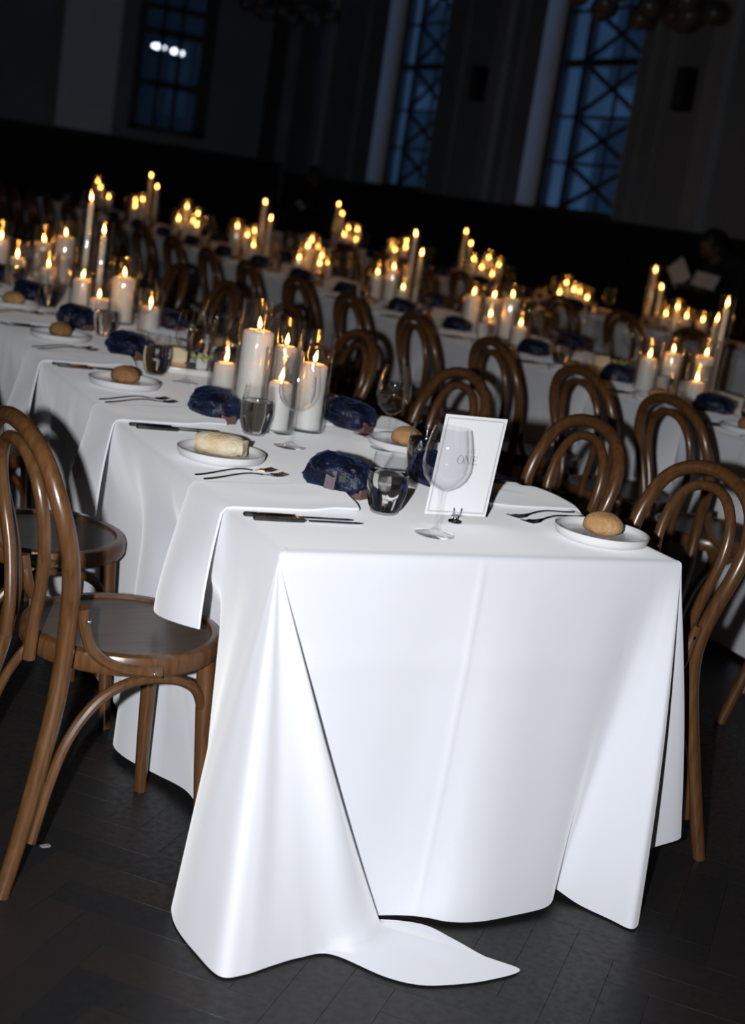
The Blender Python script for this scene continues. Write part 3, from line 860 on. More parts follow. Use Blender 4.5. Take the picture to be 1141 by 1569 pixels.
# organza favour bag around a small box; long axis = local y, box end towards -y
def bag_proto(seed, hgt):
    r = empty('favour_bag')
    def crease(d, f, o):
        return 1 - abs(2 * noise.noise(d * f + Vector((seed, o, o * 2))))
    mb = MB(); nu, nv = 48, 28; vs = []; fs = []
    for i in range(nv + 1):
        th = math.pi * i / nv
        for k in range(nu):
            a = 2 * math.pi * k / nu
            d = V(math.sin(th) * math.cos(a), math.sin(th) * math.sin(a), math.cos(th))
            q = 1 + .10 * noise.noise(d * 1.6 + Vector((seed, 0, 0))) + .07 * (crease(d, 2.2, 1) - .6) + .035 * (crease(d, 5.0, 3) - .6)
            sx = math.copysign(abs(math.cos(a)) ** .70, math.cos(a)); sy = math.copysign(abs(math.sin(a)) ** .70, math.sin(a))
            s = max(0.0, math.sin(th)) ** .62
            if d.z < 0: zz = .030 + d.z * .030
            else: zz = .030 + (hgt - .030) * (max(0, d.z) ** .9) * (1 + .10 * (crease(d, 3.0, 5) - .5))
            tz = 1 - .12 * max(0, d.z)
            vs.append((sx * s * .054 * q * tz, sy * s * .076 * q * tz, max(.0008, zz)))
    for i in range(nv):
        for k in range(nu):
            k2 = (k + 1) % nu
            fs.append((i*nu+k, (i+1)*nu+k, (i+1)*nu+k2, i*nu+k2))
    mb.add(vs, fs)
    link('wrap', mb.mesh('wrap', 'navy', True, 75), r)
    # gathered cloth folded over the top in overlapping swells
    kn = MB()
    def lump(o):
        return lambda d: 1 + .16 * (crease(d, 1.9, o) - .6) + .06 * (crease(d, 5.5, o + 2) - .6)
    kn.ellipsoid((-.006, .022, hgt * .66), (.046, .046, hgt * .38), 30, 18, lump(2))
    kn.ellipsoid((.012, -.018, hgt * .60), (.044, .056, hgt * .36), 30, 18, lump(6))
    kn.ellipsoid((-.016, -.004, hgt * .62), (.042, .060, hgt * .30), 30, 18, lump(9))
    link('gathers', kn.mesh('gathers', 'navy', True, 75), r)
    link('gift_box', bevel_mesh(MB().box(-.024, .022, -.0735, .055, .001, .032).mesh('gift_box', 'box', False), .002, 1), r)
    if hgt > .0815: link('tag', MB().box(-.0585, -.0570, -.026, .000, .008, .050).mesh('tag', 'tag', False), r, (0, 0, 0), (0, R(7), R(0)))
    if hgt > .0815: link('ribbon', MB().box(-.0570, -.0555, -.050, -.033, .030, .046).mesh('ribbon', 'leafribbon', False), r, (0, 0, 0), (0, R(7), 0))
    return r
bags = [bag_proto(1.3, .082), bag_proto(4.7, .078), bag_proto(9.2, .080)]

# folded napkin running off the table edge; local x into table from the edge, y along the edge
def napkin_mesh(seed, hang):
    NX, NY = 46, 14
    wy = .205
    prof = []
    inner_l, h = .268, hang
    pts = []
    for i in range(NX + 1):
        t = i / NX
        s = -h + (inner_l + h + .03) * t       # arc length, 0 at edge
        pts.append(s)
    th = .013
    def pos(s, v, off):
        # s>0 on table, s<0 hanging; off = thickness offset along the outward normal
        yy = (v - .5) * wy
        R0 = .016
        lift = .0
        if s > .006:
            x, z, nx, nz = s, H + .0012, 0, 1
        elif s > -.020:
            a = (.006 - s) / .026 * (math.pi / 2)
            x = .006 - R0 * math.sin(a); z = H + .0012 - R0 * (1 - math.cos(a)); nx, nz = -math.sin(a), math.cos(a)
            x += 0
        else:
            d = -s - .020
            x = -.010 - d * .10 - .012 * math.sin(d * 9) ; z = H - .0148 - d * .99; nx, nz = -1, .08
            flare = 1 + .55 * d
            bow = .030 * math.sin(math.pi * (v - .05)) * smooth(0, .22, d)
            x -= bow; yy *= flare; yy -= d * .10
            z += .028 * (v - .5) * smooth(.1, .25, d) * -1
        # gentle waves of soft linen on the table
        if s > .02:
            k = smooth(.02, .10, s)
            z += k * (.0045 * math.sin(14 * s + 5 * v + seed) * (1 - abs(2 * v - 1)) + .007 * smooth(.16, .25, s) * (math.sin(math.pi * 2 * v + .6 + seed) + 1) * .5)
            x += .028 * smooth(.18, .26, s) * (v - .5) * 2 * .6
        return V(x + nx * off, yy, z + nz * off)
    top = [[pos(s, j / NY, th * (math.sin(math.pi * min(1, max(0, (.02 + .96 * j / NY)))) ** .35)) for j in range(NY + 1)] for s in pts]
    bot = [[pos(s, j / NY, .0004) for j in range(NY + 1)] for s in pts]
    mb = MB(); mb.grid(top); mb.grid(bot, True)
    for a, b in ((0, 0), (NX, NX)):
        mb.grid([top[a], bot[a]])
    mb.grid([[r_[0] for r_ in top], [r_[0] for r_ in bot]]); mb.grid([[r_[-1] for r_ in top], [r_[-1] for r_ in bot]])
    return mb.cloth_mesh('napkin', 'napkin')
napkins = [link('napkin', napkin_mesh(0.3, .255)), link('napkin', napkin_mesh(2.1, .25))]

def place_setting(xe, y0, side, desc, group, what, bagi=0, roll=None, bag_rot=None, over=None):
    """side = +1 diner on the left of the table (looks along +x), -1 on its right"""
    rz = 0.0 if side > 0 else math.pi
    over = over or {}
    def P(lx, ly, z=TZ):
        return (xe + side * lx, y0 + side * ly, z)
    if 'plate' in what:
        p = over.get('plate', P(.142, .35)[:2])
        spawn(plate, (p[0], p[1], TZ), 0, 'small white bread plate ' + desc, 'plate', 'bread plates')
        pr = roll or roll_gold
        nm = {'bread_piece': 'torn pale bread piece on the plate ', 'bread_roll': 'golden bread roll on the plate '}['bread_piece' if pr is bread_piece else 'bread_roll']
        spawn(pr, (p[0], p[1], TZ + .0042), random.uniform(-.4, .4) if pr is not bread_piece else R(-32), nm + desc, 'bread', 'bread on side plates')
    if 'cutlery' in what:
        for k, (ly, lx) in enumerate(((-.155, .012), (-.183, .022))):
            spawn(knife, P(lx, ly), rz + R((-4 if side > 0 else -4) + random.uniform(-1, 1)), ['inner', 'outer'][k] + ' table knife ' + desc, 'knife', 'table knives')
        for k, (ly, lx) in enumerate(((.130, .028), (.165, .020))):
            spawn(fork, P(lx, ly), rz + R(19 + k * 2), ['inner', 'outer'][k] + ' fork ' + desc, 'fork', 'forks', 1.1)
    if 'napkin' in what:
        spawn(napkins[int(y0 * 7) % 2], (xe, y0, 0), rz, 'white napkin hanging off the edge ' + desc, 'napkin', 'folded napkins')
    if 'bag' in what:
        p = over.get('bag', P(.315, .04)[:2])
        spawn(bags[bagi % 3], (p[0], p[1], TZ), bag_rot if bag_rot is not None else R(-24), 'navy organza favour bag ' + desc, 'gift bag', 'navy favour bags')
    if 'tumbler' in what:
        p = over.get('tumbler', P(.345, -.10)[:2])
        spawn(tumbler, (p[0], p[1], TZ), random.uniform(0, 6), 'stemless water tumbler ' + desc, 'glass', 'water tumblers')
    if 'wine' in what:
        p = over.get('wine', P(.385, -.25)[:2])
        spawn(wine, (p[0], p[1], TZ), random.uniform(0, 6), 'empty wine glass ' + desc, 'wine glass', 'wine glasses')

P_ = lambda x, y, z: (x, y, z, 'p', .036 if z < .95 else .041, .048 if z < .95 else .052, max(.16, round(z - .75 + .055, 2)))
T_ = lambda x, y, z: (x, y, z, 't', .0135, .034, round(z - .75 + .03, 2))
C2 = [
 [P_(2.55, 2.45, .91), P_(2.68, 2.47, .94), P_(2.80, 2.41, .945), P_(2.65, 2.25, .857), T_(2.93, 2.5, 1.147), T_(2.99, 2.62, 1.07)],
 [P_(2.63, 4.1, .96), P_(2.81, 4.2, .95), P_(2.66, 3.95, .87), P_(2.77, 3.95, .98), P_(2.69, 3.7, .867)],
 [P_(2.7, 5.4, .92), P_(2.825, 5.45, .957), P_(2.755, 5.15, .867), T_(2.86, 5.3, 1.17), T_(2.995, 5.45, 1.058)],
 [P_(2.84, 6.8, .99), P_(2.733, 6.6, .957), P_(2.955, 6.95, .945), P_(2.86, 6.64, .903), P_(2.77, 6.45, .863), P_(2.95, 6.74, .857), P_(2.64, 6.5, .88)],
 [P_(2.727, 8.0, .967), P_(2.845, 8.3, .893), P_(2.853, 8.1, .907), P_(2.95, 8.22, .94), P_(2.80, 7.8, .855), T_(2.927, 8.0, 1.17), T_(2.89, 7.75, 1.065)],
 [P_(2.8, 9.5, 1.01), P_(2.967, 9.7, .957), P_(2.70, 9.38, .905), P_(2.81, 9.33, .905), P_(2.79, 9.15, .887)],
 [T_(2.87, 10.9, 1.2), T_(2.90, 10.78, 1.11), P_(2.90, 11.2, .967), P_(2.747, 10.9, .907), P_(2.80, 11.1, .95)],
 [P_(2.78, 12.5, 1.045), P_(2.763, 12.3, .99), P_(2.817, 12.15, .913)]]
C3 = [
 [T_(4.94, 5.75, 1.137), T_(5.055, 5.8, 1.027), P_(4.945, 5.55, .87), P_(5.083, 5.62, .917), P_(5.04, 5.45, .877), P_(5.18, 5.45, .867)],
 [P_(5.13, 7.1, .91), P_(4.985, 6.95, .84), P_(5.05, 6.86, .877), P_(5.17, 6.96, .865), P_(5.14, 6.8, .835)],
 [T_(5.01, 8.6, 1.15), T_(5.13, 8.7, 1.053), P_(5.013, 8.4, .937), P_(5.117, 8.33, .973), P_(5.018, 8.25, .887), P_(5.15, 8.2, .93), P_(5.015, 8.05, .85)],
 [P_(5.01, 10, .90), P_(4.95, 9.8, .867), P_(5.16, 10, .95), P_(5.06, 9.8, .903)],
 [T_(5.02, 11.4, 1.18), T_(5.12, 11.5, 1.09), P_(5.12, 11.3, .957), P_(5.27, 11.4, .953), P_(5.18, 11.2, .86), P_(5.04, 11.2, .89)]]
OCC = [(k[0], k[1], k[5] + .004) for cl in C2 + C3 for k in cl] + [(2.78, 3.0, .13)]
def free(x, y, r):
    """nearest clear spot on the cloth for something of radius r"""
    best = None
    for i in range(-14, 15):
        for j in range(-6, 7):
            X, Y_ = x + j * .02, y + i * .02
            if all(math.hypot(X - a, Y_ - b) > r + q for a, b, q in OCC):
                d = abs(i) + abs(j) * 1.3
                if best is None or d < best[0]: best = (d, X, Y_)
    d, X, Y_ = best
    OCC.append((X, Y_, r))
    return (X, Y_)
FULL = ('plate', 'cutlery', 'napkin', 'bag', 'tumbler', 'wine')
L1 = [(.385, dict(plate=(.140, .738), bag=(.312, .462), tumbler=(.345, .298), wine=(.384, .142)), bread_piece, 0, R(32)),
      (1.205, dict(plate=(.155, 1.625), bag=(.282, 1.215), tumbler=(.334, 1.045), wine=(.380, .915)), roll_dark, 1, R(16)),
      (2.06, dict(plate=(.164, 2.475), bag=(.315, 2.19), tumbler=(.320, 1.88), wine=(.380, 1.765)), roll_dark, 2, R(24)),
      (2.885, dict(plate=(.161, 3.27), bag=(.295, 2.80), tumbler=(.362, 2.665), wine=(.50, 2.68)), roll_gold, 0, R(24)),
      (3.72, dict(plate=(.16, 4.1), bag=(.27, 3.50), tumbler=(.312, 3.345), wine=(.298, 3.15)), roll_gold, 1, R(24)),
      (4.56, dict(plate=(.16, 4.95), bag=(.26, 4.13), tumbler=(.305, 4.0), wine=(.36, 3.86)), roll_gold, 2, R(24))]
for i, (y0, ov, rl, bi, br) in enumerate(L1):
    place_setting(0.0, y0, 1, 'at the front table, left side, %s place' % ORD[i], None, FULL, bi, rl, br, ov)
R1 = [(.495, dict(plate=(.789, .153), bag=(.605, .56), tumbler=(.632, .690), wine=(.664, .958)), roll_gold, 1, R(20)),
      (1.31, dict(plate=(.735, .985), bag=(.668, 1.215), tumbler=(.60, 1.47), wine=(.60, 1.62)), roll_gold, 2, R(28)),
      (2.12, dict(bag=(.62, 2.03), tumbler=(.60, 2.33), wine=(.605, 2.19)), roll_gold, 0, R(20)),
      (2.93, dict(tumbler=(.66, 3.30), wine=(.70, 3.45), bag=(.70, 3.0)), roll_gold, 1, R(20)),
      (3.74, dict(tumbler=(.68, 4.0), wine=(.66, 4.15)), roll_gold, 2, R(20))]
for i, (y0, ov, rl, bi, br) in enumerate(R1):
    place_setting(W1, y0, -1, 'at the front table, right side, %s place' % ORD[i], None, FULL, bi, rl, br, ov)
for i, (cx, cy) in enumerate(NEAR2):
    what = FULL if i < 8 else ('plate', 'bag', 'tumbler', 'wine')
    place_setting(TABLES[2][0], cy, 1, 'on the second row, near side, %s from right' % ORD[i], None, what, i, [roll_gold, roll_dark][i % 2], R(25),
                  dict(plate=free(2.44, cy + .27, .102), bag=free(2.54, cy + .06, .078), tumbler=free(2.57, cy - .13, .045), wine=free(2.84 if i % 2 else 2.78, cy - .02, .047)))
for i in range(10):
    cy = 3.0 + i * .8
    place_setting(TABLES[2][1], cy, -1, 'on the second row, far side, %s from right' % ORD[i], None, ('bag', 'tumbler', 'wine'), i, None, R(20),
                  dict(bag=free(3.06, cy, .078), tumbler=free(3.07, cy + .14, .045), wine=free(3.04, cy + .26, .047)))
for i, (cx, cy) in enumerate(NEAR3):
    place_setting(TABLES[3][0], cy, 1, 'on the third row, %s place from right' % ORD[i], None, ('plate', 'bag', 'tumbler', 'wine'), i, roll_gold, R(25),
                  dict(plate=free(4.72, cy + .27, .102), bag=free(4.81, cy + .06, .078), tumbler=free(4.84, cy - .13, .045), wine=free(4.88, cy - .26, .047)))

# ------------------------------------------------------------------ candles in glass
def pillar_candle(r, top, lean=0.0):
    """top = height of the wax above the table; returns root with body, wick, flame"""
    root = empty('pillar_candle')
    t = top
    prof = [(0, 0), (r, 0), (r, t - .010), (r * .97, t - .004), (r * .80, t), (r * .66, t + .0015), (r * .55, t - .001), (r * .25, t - .004), (0, t - .0045)]
    link('body', MB().lathe(prof, 32).mesh('body', 'wax', True, 50), root)
    link('wick', MB().tube([(0, 0, t - .005), (.0005, 0, t + .004), (.002, .0005, t + .010)], .0011, 6).mesh('wick', 'wick'), root)
    return root, t + .004
def taper_candle(r, top):
    root = empty('taper_candle')
    prof = [(0, 0), (r, 0), (r * .92, top - .012), (r * .8, top - .003), (r * .4, top), (0, top - .001)]
    link('body', MB().lathe(prof, 20).mesh('body', 'wax', True, 50), root)
    link('wick', MB().tube([(0, 0, top - .002), (.0005, 0, top + .006), (.002, .0005, top + .011)], .0011, 6).mesh('wick', 'wick'), root)
    return root, top + .005
def flame_mesh():
    prof = [(0, 0), (.0026, .002), (.0044, .007), (.0050, .012), (.0044, .018), (.0030, .025), (.0014, .032), (0, .037)]
    mb = MB()
    seg = 12; vs = []; 
    mb.lathe(prof, seg)
    mb.v = [(x + .0035 * (z / .037) ** 2, y, z) for (x, y, z) in mb.v]
    return mb.mesh('flame', 'flame', True, 80)
FLAME = flame_mesh()
VASES = {}
def vase_mesh(r, h):
    k = (round(r, 3), round(h, 2))
    if k not in VASES:
        th = .0022
        VASES[k] = MB().lathe([(0, 0), (r - .002, 0), (r, .002), (r, h - .001), (r - th * .5, h), (r - th, h - .001), (r - th, .007), (0, .006)], 44).mesh('glass_vase', 'vaseglass', True, 50)
    return VASES[k]

def cluster(items, place):
    """items: (x, y, z_flame, kind, r, vase_r, vase_h); place: words that name the group"""
    pill = sorted([k for k in items if k[3] == 'p'], key=lambda k: -k[2])
    tap = sorted([k for k in items if k[3] == 't'], key=lambda k: -k[2])
    for it in items:
        x, y, zf, kind, r, vr, vh = it
        lst = pill if kind == 'p' else tap
        i = lst.index(it)
        rank = 'tallest' if i == 0 else '%s tallest' % ORD[i]
        if kind == 't': rank = ['taller', 'shorter', 'shortest'][i] if len(lst) > 1 else 'tall'
        word = 'pillar' if kind == 'p' else 'taper'
        top = zf - .017 - (TZ + .0075)
        root, fz = pillar_candle(r, top) if kind == 'p' else taper_candle(r, top)
        root.location = (x, y, TZ + .0075)
        root.rotation_euler = (0, 0, random.uniform(0, 6.28))
        f = link('flame', FLAME, root, (0, 0, fz), (0, 0, random.uniform(0, 6.28)))
        f.scale = (1.15, 1.15, random.uniform(.85, 1.1)) if kind == 'p' else (1.2, 1.2, 1.05)
        tag(root, '%s lit %s candle, %s' % (rank, word, place), 'candle', 'lit candles in glass')
        v = link('glass_vase', vase_mesh(vr, vh), None, (x, y, TZ))
        tag(v, 'glass cylinder of the %s %s candle, %s' % (rank, word, place), 'vase', 'glass candle cylinders')

cluster([(.398, 1.265, 1.004, 'p', .042, .053, .315), (.520, 1.36, .957, 'p', .033, .046, .265), (.412, 1.10, .897, 'p', .031, .050, .212), (.514, 1.140, .946, 'p', .037, .047, .264), (.480, 1.71, .846, 'p', .034, .050, .200)],
        'nearest group on the front table')
cluster([(.467, 3.45, 1.19, 't', .0135, .036, .47), (.492, 3.30, 1.077, 't', .0135, .036, .36), (.392, 3.16, .912, 'p', .036, .046, .20), (.528, 3.07, .943, 'p', .043, .054, .25), (.418, 2.99, .862, 'p', .036, .046, .15), (.588, 2.89, .862, 'p', .036, .045, .16)],
        'second group on the front table')
cluster([(.58, 4.3, .99, 'p', .043, .058, .29), (.527, 4.5, .937, 'p', .038, .05, .25), (.47, 4.1, .857, 'p', .036, .046, .16), (.36, 4.25, .873, 'p', .036, .046, .18), (.35, 4.6, .92, 'p', .04, .05, .24)],
        'third group on the front table')
for i, cl in enumerate(C2):
    cluster(cl, '%s group from right on second row' % ORD[i])
for i, cl in enumerate(C3):
    cluster(cl, '%s group from right on third row' % ORD[i])

# ------------------------------------------------------------------ table number card and its holder
cr = tag(empty('table_number_card', (.481, .240, .7665), R(2.4)), 'white table number card printed ONE in a small metal holder', 'sign')
CW, CH, CT = .1485, .212, .0008
cr.rotation_euler = (R(4.0), R(1.2), R(2.4))
link('card', MB().box(-CW/2, CW/2, -CT/2, CT/2, 0, CH).mesh('card', 'card', False), cr)
F_ = -CT / 2 - .00025
def strip(mb, x0, z0, x1, z1, wd):
    a = V(x0, 0, z0); b = V(x1, 0, z1); d = (b - a).normalized(); nrm = V(-d.z, 0, d.x) * wd / 2
    vs = [(p.x, F_, p.z) for p in (a - nrm, b - nrm, b + nrm, a + nrm)] + [(p.x, F_ + .0003, p.z) for p in (a - nrm, b - nrm, b + nrm, a + nrm)]
    mb.add(vs, [(0,1,2,3),(7,6,5,4),(0,4,5,1),(1,5,6,2),(2,6,7,3),(3,7,4,0)])
for k, (ins, wd) in enumerate(((.0065, .0009), (.0082, .0004))):
    mb = MB(); a, b, c0, d0 = -CW/2 + ins, CW/2 - ins, ins, CH - ins
    strip(mb, a, c0, b, c0, wd); strip(mb, a, d0, b, d0, wd); strip(mb, a, c0, a, d0, wd); strip(mb, b, c0, b, d0, wd)
    link('border_rule', mb.mesh('border_rule', 'rule', False), cr)
def ring(mb, cx, cz, rx, rz, thin, thick, n=36):
    vs = []; fs = []
    for k in range(n):
        a = 2 * math.pi * k / n
        t = thin + (thick - thin) * abs(math.cos(a)) ** 1.5
        for q in (0, -t):
            vs.append((cx + (rx + q) * math.cos(a), F_, cz + (rz + (q if abs(math.cos(a)) > .3 else -thin if q else 0)) * math.sin(a)))
    for k in range(n):
        k2 = (k + 1) % n
        fs.append((2*k, 2*k2, 2*k2+1, 2*k+1))
    mb.add(vs, fs)
z0, cap = .1105, .0178
mb = MB(); ring(mb, -.0172, z0 + cap / 2, .0078, cap / 2, .0005, .0016); link('letter', mb.mesh('letter_o', 'ink', False), cr)
mb = MB(); strip(mb, -.0055, z0, -.0055, z0 + cap, .0006); strip(mb, -.0055, z0 + cap, .0065, z0, .0017); strip(mb, .0065, z0, .0065, z0 + cap, .0006)
strip(mb, -.0080, z0 + .0002, -.0035, z0 + .0002, .0004); strip(mb, .0045, z0 + cap - .0002, .0088, z0 + cap - .0002, .0004); strip(mb, -.0080, z0 + cap - .0002, -.005, z0 + cap - .0002, .0004)
link('letter', mb.mesh('letter_n', 'ink', False), cr)
mb = MB(); strip(mb, .0140, z0, .0140, z0 + cap, .0016); strip(mb, .012, z0 + .0003, .0228, z0 + .0003, .0006); strip(mb, .012, z0 + cap - .0003, .0222, z0 + cap - .0003, .0006); strip(mb, .014, z0 + cap * .52, .0195, z0 + cap * .52, .0006)
strip(mb, .0226, z0, .0226, z0 + .004, .0005); strip(mb, .0220, z0 + cap - .0036, .0220, z0 + cap, .0005); strip(mb, .0195, z0 + cap * .42, .0195, z0 + cap * .62, .0005)
link('letter', mb.mesh('letter_e', 'ink', False), cr)
mb = MB()
for (xa, za, xb, zb) in ((-.004, .1345, .001, .1435), (.001, .1435, .0045, .1345), (.0045, .1345, .0075, .1425), (.0085, .1345, .0135, .1355), (.0135, .1355, .0105, .1415), (.0105, .1415, .0140, .1435)):
    strip(mb, xa, za, xb, zb, .0005)
link('script_mark', mb.mesh('script_mark', 'inkpale', False), cr)
hr = tag(empty('card_holder', (.482, .2395, TZ)), 'small silver pronged holder gripping the table number card', 'holder')
link('base', MB().lathe([(0, 0), (.013, 0), (.0145, .002), (.0135, .0045), (.006, .0065), (.0042, .010), (.0048, .0165), (.0085, .018), (.0085, .0190), (0, .0195)], 24).mesh('base', 'steel', True, 45), hr)
for dx in (-.0085, .0085):
    link('prong', MB().tube([(dx, -.0035, .017), (dx, -.0045, .024), (dx * 1.05, -.0045, .029), (dx * 1.05, -.0035, .0315)], [.0022, .0022, .002, .0015], 8).mesh('prong', 'steel'), hr)
    link('prong', MB().tube([(dx, .0040, .017), (dx, .0048, .026)], .0018, 8).mesh('prong', 'steel'), hr)
link('saddle', bevel_mesh(MB().box(-.013, .013, -.0052, .0052, .0150, .0172).mesh('saddle', 'steel', False), .001, 1), hr)

# ------------------------------------------------------------------ shared food
def platter(loc, rz, where, k):
    p = tag(empty('serving_platter', loc, rz), 'white serving platter with low rim ' + where, 'platter', 'serving platters')
    out = []
    for i in range(28):
        a = 2 * math.pi * i / 28
        out.append((.15 * math.copysign(abs(math.cos(a)) ** .6, math.cos(a)), .085 * math.copysign(abs(math.sin(a)) ** .6, math.sin(a))))
    link('dish', bevel_mesh(MB().prism(out, 0, .016).mesh('dish', 'ceramic', False), .004, 2), p)
    z = loc[2] + .0165
    cs, sn = math.cos(rz), math.sin(rz)
    def W(x, y): return (loc[0] + cs * x - sn * y, loc[1] + sn * x + cs * y, z)
    b = tag(empty('bread_slab', W(-.075, -.01), rz + .1), 'crusty focaccia slab standing on the platter ' + where, 'bread', 'focaccia slabs')
    link('crumb', bevel_mesh(MB().box(-.035, .035, -.03, .03, .008, .056).mesh('crumb', 'crumb', False), .006, 2), b)
    link('crust', bevel_mesh(MB().box(-.037, .037, -.032, .032, 0, .010).mesh('crust', 'crust', False), .004, 2), b)
    ch = tag(empty('cheese_wedge', W(.005, -.04), rz + .4), 'pale wedge with a lettuce leaf on the platter ' + where, 'cheese', 'cheese wedges')
    link('wedge', bevel_mesh(MB().prism([(-.022, -.014), (.022, -.010), (.0, .022)], 0, .034).mesh('wedge', 'ceramic', False), .003, 2), ch)
    rows = [[V(-.03 + .06 * u / 8, -.022 + .044 * v / 8, .036 + .012 * math.sin(u * 1.1) * math.cos(v * .9) + .006 * math.sin(v * 2.3 + u)) for v in range(9)] for u in range(9)]
    link('leaf', MB().grid(rows).mesh('leaf', 'lettuce', True, 80), ch)
    bw = tag(link('salad_bowl', MB().lathe([(0, 0), (.025, 0), (.042, .014), (.052, .034), (.054, .042), (.052, .042), (.049, .034), (.039, .017), (.022, .005), (0, .005)], 32).mesh('salad_bowl', 'bowlgrey', True, 50), None, W(.085, .01)), 'small grey salad bowl on the platter ' + where, 'bowl', 'salad bowls')
    bx = W(.085, .01)
    for i, (dx, dy, dz, mt, r) in enumerate(((-.014, -.012, .043, 'tomato', .016), (.018, .012, .041, 'tomato', .015), (.012, -.020, .042, 'green', .016), (-.020, .014, .042, 'green', .017), (0, .0, .047, 'lettuce', .015))):
        nm, ct = {'tomato': ('cherry_tomato', 'tomato'), 'green': ('salad_leaf', 'leaf'), 'lettuce': ('olive_piece', 'olive')}[mt]
        wd = ['red tomato nearest the rim', 'red tomato at the far rim', 'dark green leaf nearest the rim', 'dark green leaf at the far rim', 'pale olive piece on top'][i]
        o = link(nm, MB().ellipsoid((0, 0, 0), (r, r * .85, r * .65), 12, 8, lambda d: 1 + .18 * noise.noise(d * 3 + Vector((i, k, 0)))).mesh(nm, mt, True, 80), None, (bx[0] + dx, bx[1] + dy, loc[2] + .0165 + dz))
        tag(o, wd + ' of the salad ' + where, ct, 'salad pieces')
platter((.492, 2.005, TZ), R(-12), 'on the nearest table', 0)
platter((2.78, 3.0, TZ), R(-10), 'on the second row', 1)

# ------------------------------------------------------------------ wall fittings and chandeliers
def sconce(y, z, lb):
    r = tag(empty('wall_sconce', (XR - .002, y, z)), lb, 'sconce', 'box wall sconces')
    link('housing', bevel_mesh(MB().box(-.14, 0, -.10, .10, -.21, .21).mesh('housing', 'black', False), .012, 2), r)
    link('diffuser', bevel_mesh(MB().box(-.155, -.141, -.07, .07, -.17, .17).mesh('diffuser', 'frame', False), .005, 1), r)
sconce(9.88, 2.81, 'unlit black box sconce right of the right-hand window')
sconce(14.2, 2.87, 'unlit black box sconce between the two blue windows')
def chandelier(x, y, zb, lb):
    r = tag(empty('chandelier', (x, y, zb)), lb, 'chandelier', 'unlit globe chandeliers')
    link('rod', MB().tube([(0, 0, .45), (0, 0, ZC - zb)], .015, 8).mesh('rod', 'black'), r)
    link('hub', MB().lathe([(0, .30), (.06, .32), (.08, .40), (.05, .47), (0, .48)], 20).mesh('hub', 'black'), r)
    ringp = [V(.46 * math.cos(2 * math.pi * k / 40), .46 * math.sin(2 * math.pi * k / 40), .22) for k in range(40)]
    link('ring', MB().tube(ringp, .014, 8, closed=True).mesh('ring', 'black'), r)
    for k in range(12):
        a = 2 * math.pi * k / 12; ca, sa = math.cos(a), math.sin(a)
        rad = .48 if k % 2 else .34; dz = 0 if k % 2 else -.06
        ar = link('arm', MB().tube(catmull([V(.06 * ca, .06 * sa, .38), V(.25 * ca, .25 * sa, .33), V(rad * ca, rad * sa, .20 + dz)], 4), .009, 6).mesh('arm', 'black'), r)
        link('globe', MB().ellipsoid((rad * ca, rad * sa, .10 + dz), (.085, .085, .085), 16, 12).mesh('globe', 'globe'), ar)
chandelier(5.05, 6.6, 2.84, 'unlit globe chandelier at the upper right')
chandelier(5.05, 13.7, 3.12, 'unlit globe chandelier far back at top centre')

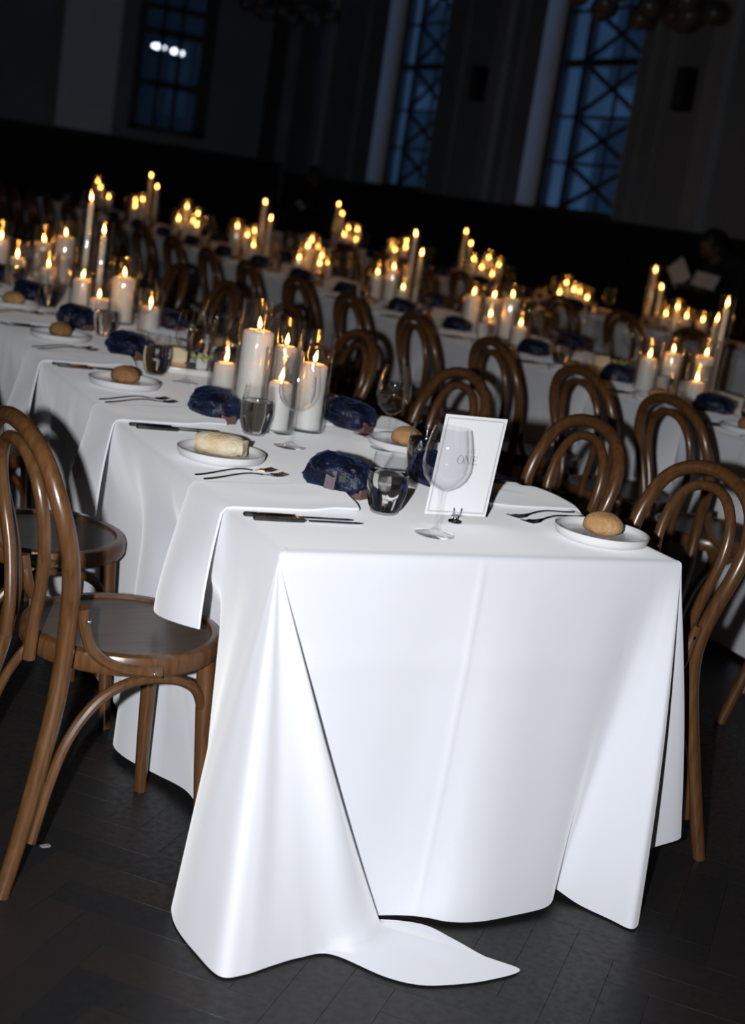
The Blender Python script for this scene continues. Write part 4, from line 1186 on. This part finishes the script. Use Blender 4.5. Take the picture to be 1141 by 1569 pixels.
# ------------------------------------------------------------------ guests standing in the dark
def person(loc, rz, stoop, label, scale=1.0):
    root = tag(empty('person', loc, rz), label, 'person', 'guests in dark clothes')
    root.scale = (scale,) * 3
    def skin_body(name, verts, edges, radii, material, rootv=0):
        me = bpy.data.meshes.new(name); me.from_pydata(verts, edges, []); me.update()
        o = link(name, me, root)
        sk = o.modifiers.new('skin', 'SKIN'); sk.use_smooth_shade = True
        for i, r_ in enumerate(radii):
            sv = me.skin_vertices[0].data[i]; sv.radius = (r_[0], r_[1]) if isinstance(r_, tuple) else (r_, r_); sv.use_root = (i == rootv)
        sb = o.modifiers.new('sub', 'SUBSURF'); sb.levels = 1; sb.render_levels = 2
        me.materials.append(M[material])
        return o
    s = stoop       # forward lean (x) of the upper body
    pv = [(0, 0, .93), (.05 * s, 0, 1.12), (.16 * s, 0, 1.30 - .03 * s), (.24 * s, 0, 1.42 - .06 * s), (.30 * s, 0, 1.50 - .09 * s)]
    vs = list(pv); ed = [(0, 1), (1, 2), (2, 3), (3, 4)]; rd = [(.16, .115), (.15, .11), (.17, .115), (.10, .08), (.055, .055)]
    for sgn in (1, -1):
        b = len(vs)
        vs += [(.0, sgn * .10, .88), (.01, sgn * .105, .50), (-.01, sgn * .11, .09), (.10, sgn * .115, .04)]
        ed += [(0, b), (b, b + 1), (b + 1, b + 2), (b + 2, b + 3)]; rd += [.095, .062, .045, .04]
        b = len(vs)
        sh = (.20 * s, sgn * .19, 1.40 - .06 * s)
        vs += [sh, (.20 * s + .06, sgn * .25, 1.14 - .05 * s), (.20 * s + .28, sgn * .15, 1.10 - .02 * s)]
        ed += [(3, b), (b, b + 1), (b + 1, b + 2)]; rd += [.062, .047, .036]
    skin_body('clothed_body', vs, ed, rd, 'shirt')
    # hands with separate fingers
    for sgn in (1, -1):
        hx, hy, hz = .20 * s + .31, sgn * .145, 1.10 - .02 * s
        hv = [(hx - .03, hy, hz), (hx + .03, hy, hz + .005)]; he = [(0, 1)]; hr_ = [(.026, .020), (.034, .016)]
        for k in range(4):
            b = len(hv); o_ = (-.027 + .018 * k)
            ln = (.030, .036, .034, .026)[k]
            hv += [(hx + .055, hy + o_, hz + .006), (hx + .055 + ln, hy + o_ * 1.05, hz - .004), (hx + .050 + ln * 1.5, hy + o_ * 1.05, hz - .022)]
            he += [(1, b), (b, b + 1), (b + 1, b + 2)]; hr_ += [.0095, .0085, .0075]
        b = len(hv)
        hv += [(hx + .0, hy - sgn * .035, hz + .012), (hx + .035, hy - sgn * .050, hz + .012), (hx + .060, hy - sgn * .048, hz + .004)]
        he += [(0, b), (b, b + 1), (b + 1, b + 2)]; hr_ += [.012, .010, .008]
        skin_body('hand', hv, he, hr_, 'skin')
    hx, hz = .36 * s, 1.63 - .14 * s
    def hf(d):
        q = 1.0
        if d.z < -.2: q *= 1 - .22 * (-.2 - d.z) * (1.2 if d.x < 0 else .7)
        return q
    hd = MB().ellipsoid((0, 0, 0), (.098, .077, .118), 24, 18, hf)
    hd.tube([(.0, 0, -.07), (-.02, 0, -.13)], [.052, .055], 12)
    hd.ellipsoid((.098, 0, -.012), (.020, .014, .026), 10, 8)
    hd.ellipsoid((.088, 0, -.060), (.014, .024, .008), 10, 6)
    for sgn in (1, -1):
        hd.ellipsoid((-.005, sgn * .079, -.012), (.020, .009, .032), 10, 8)
    head = link('head', hd.mesh('head', 'skin', True, 80), root, (hx, 0, hz), (0, R(18 * s), 0))
    for sgn in (1, -1):
        link('eye', MB().ellipsoid((.087, sgn * .032, .010), (.008, .014, .008), 10, 6).mesh('eye', 'hair'), head)
    def hair_fn(d):
        return 1 + .05 * noise.noise(d * 4)
    hair = MB().ellipsoid((-.022, 0, .030), (.108, .092, .112), 22, 16, hair_fn)
    hair.ellipsoid((-.085, 0, -.06), (.050, .070, .085), 14, 10, hair_fn)
    link('hair', hair.mesh('hair', 'hair', True, 80), head)
    return root

person((6.77, 6.92, 0), math.pi, 1.4, 'dark-haired person in black at the right edge, holding white papers', .94)
person((6.61, 15.26, 0), math.pi, .9, 'dark figure in black standing far back behind the tables', .95)
def sheet(loc, rot, w_, h_, label):
    rows = [[V(-w_/2 + w_ * u / 8, .004 * math.sin(u * .8) + .003 * math.sin(v * .9), -h_/2 + h_ * v / 8) for v in range(9)] for u in range(9)]
    o = link('paper_sheet', MB().grid(rows).mesh('paper_sheet', 'paper', True, 80), None, loc, rot)
    md = o.modifiers.new('thickness', 'SOLIDIFY'); md.thickness = .0012
    tag(o, label, 'paper', 'white papers held by a guest')
sheet((6.19, 7.13, 1.10), (R(8), R(40), R(90 + 20)), .17, .20, 'tilted white paper held out by the person at right')
sheet((6.18, 6.77, 1.08), (R(20), R(-4), R(90 + 12)), .24, .12, 'low white paper held before the chest at the right edge')
sheet((6.13, 15.16, 1.045), (R(30), R(-25), R(100)), .20, .08, 'dim folded paper held by the dark figure far back')

# light focused through the water of the near tumblers
fd.cycles.is_caustics_light = True
near_cloth.cycles.is_caustics_receiver = True
for o in bpy.data.objects:
    if o.type == 'MESH' and o.parent and o.parent.name.startswith('water_tumbler') and o.name.startswith('water') and o.parent.location.x < .9 and o.parent.location.y < 2.4:
        o.cycles.is_caustics_caster = True
    q = o.parent if o.parent and o.parent.type == 'EMPTY' else o
    if o.type == 'MESH' and q.name.split('.')[0] in ('favour_bag', 'pillar_candle', 'bread_plate', 'table_number_card', 'bread_roll') and o.name.split('.')[0] not in ('flame',) and q.location.x < .9 and q.location.y < 2.4:
        o.cycles.is_caustics_receiver = True
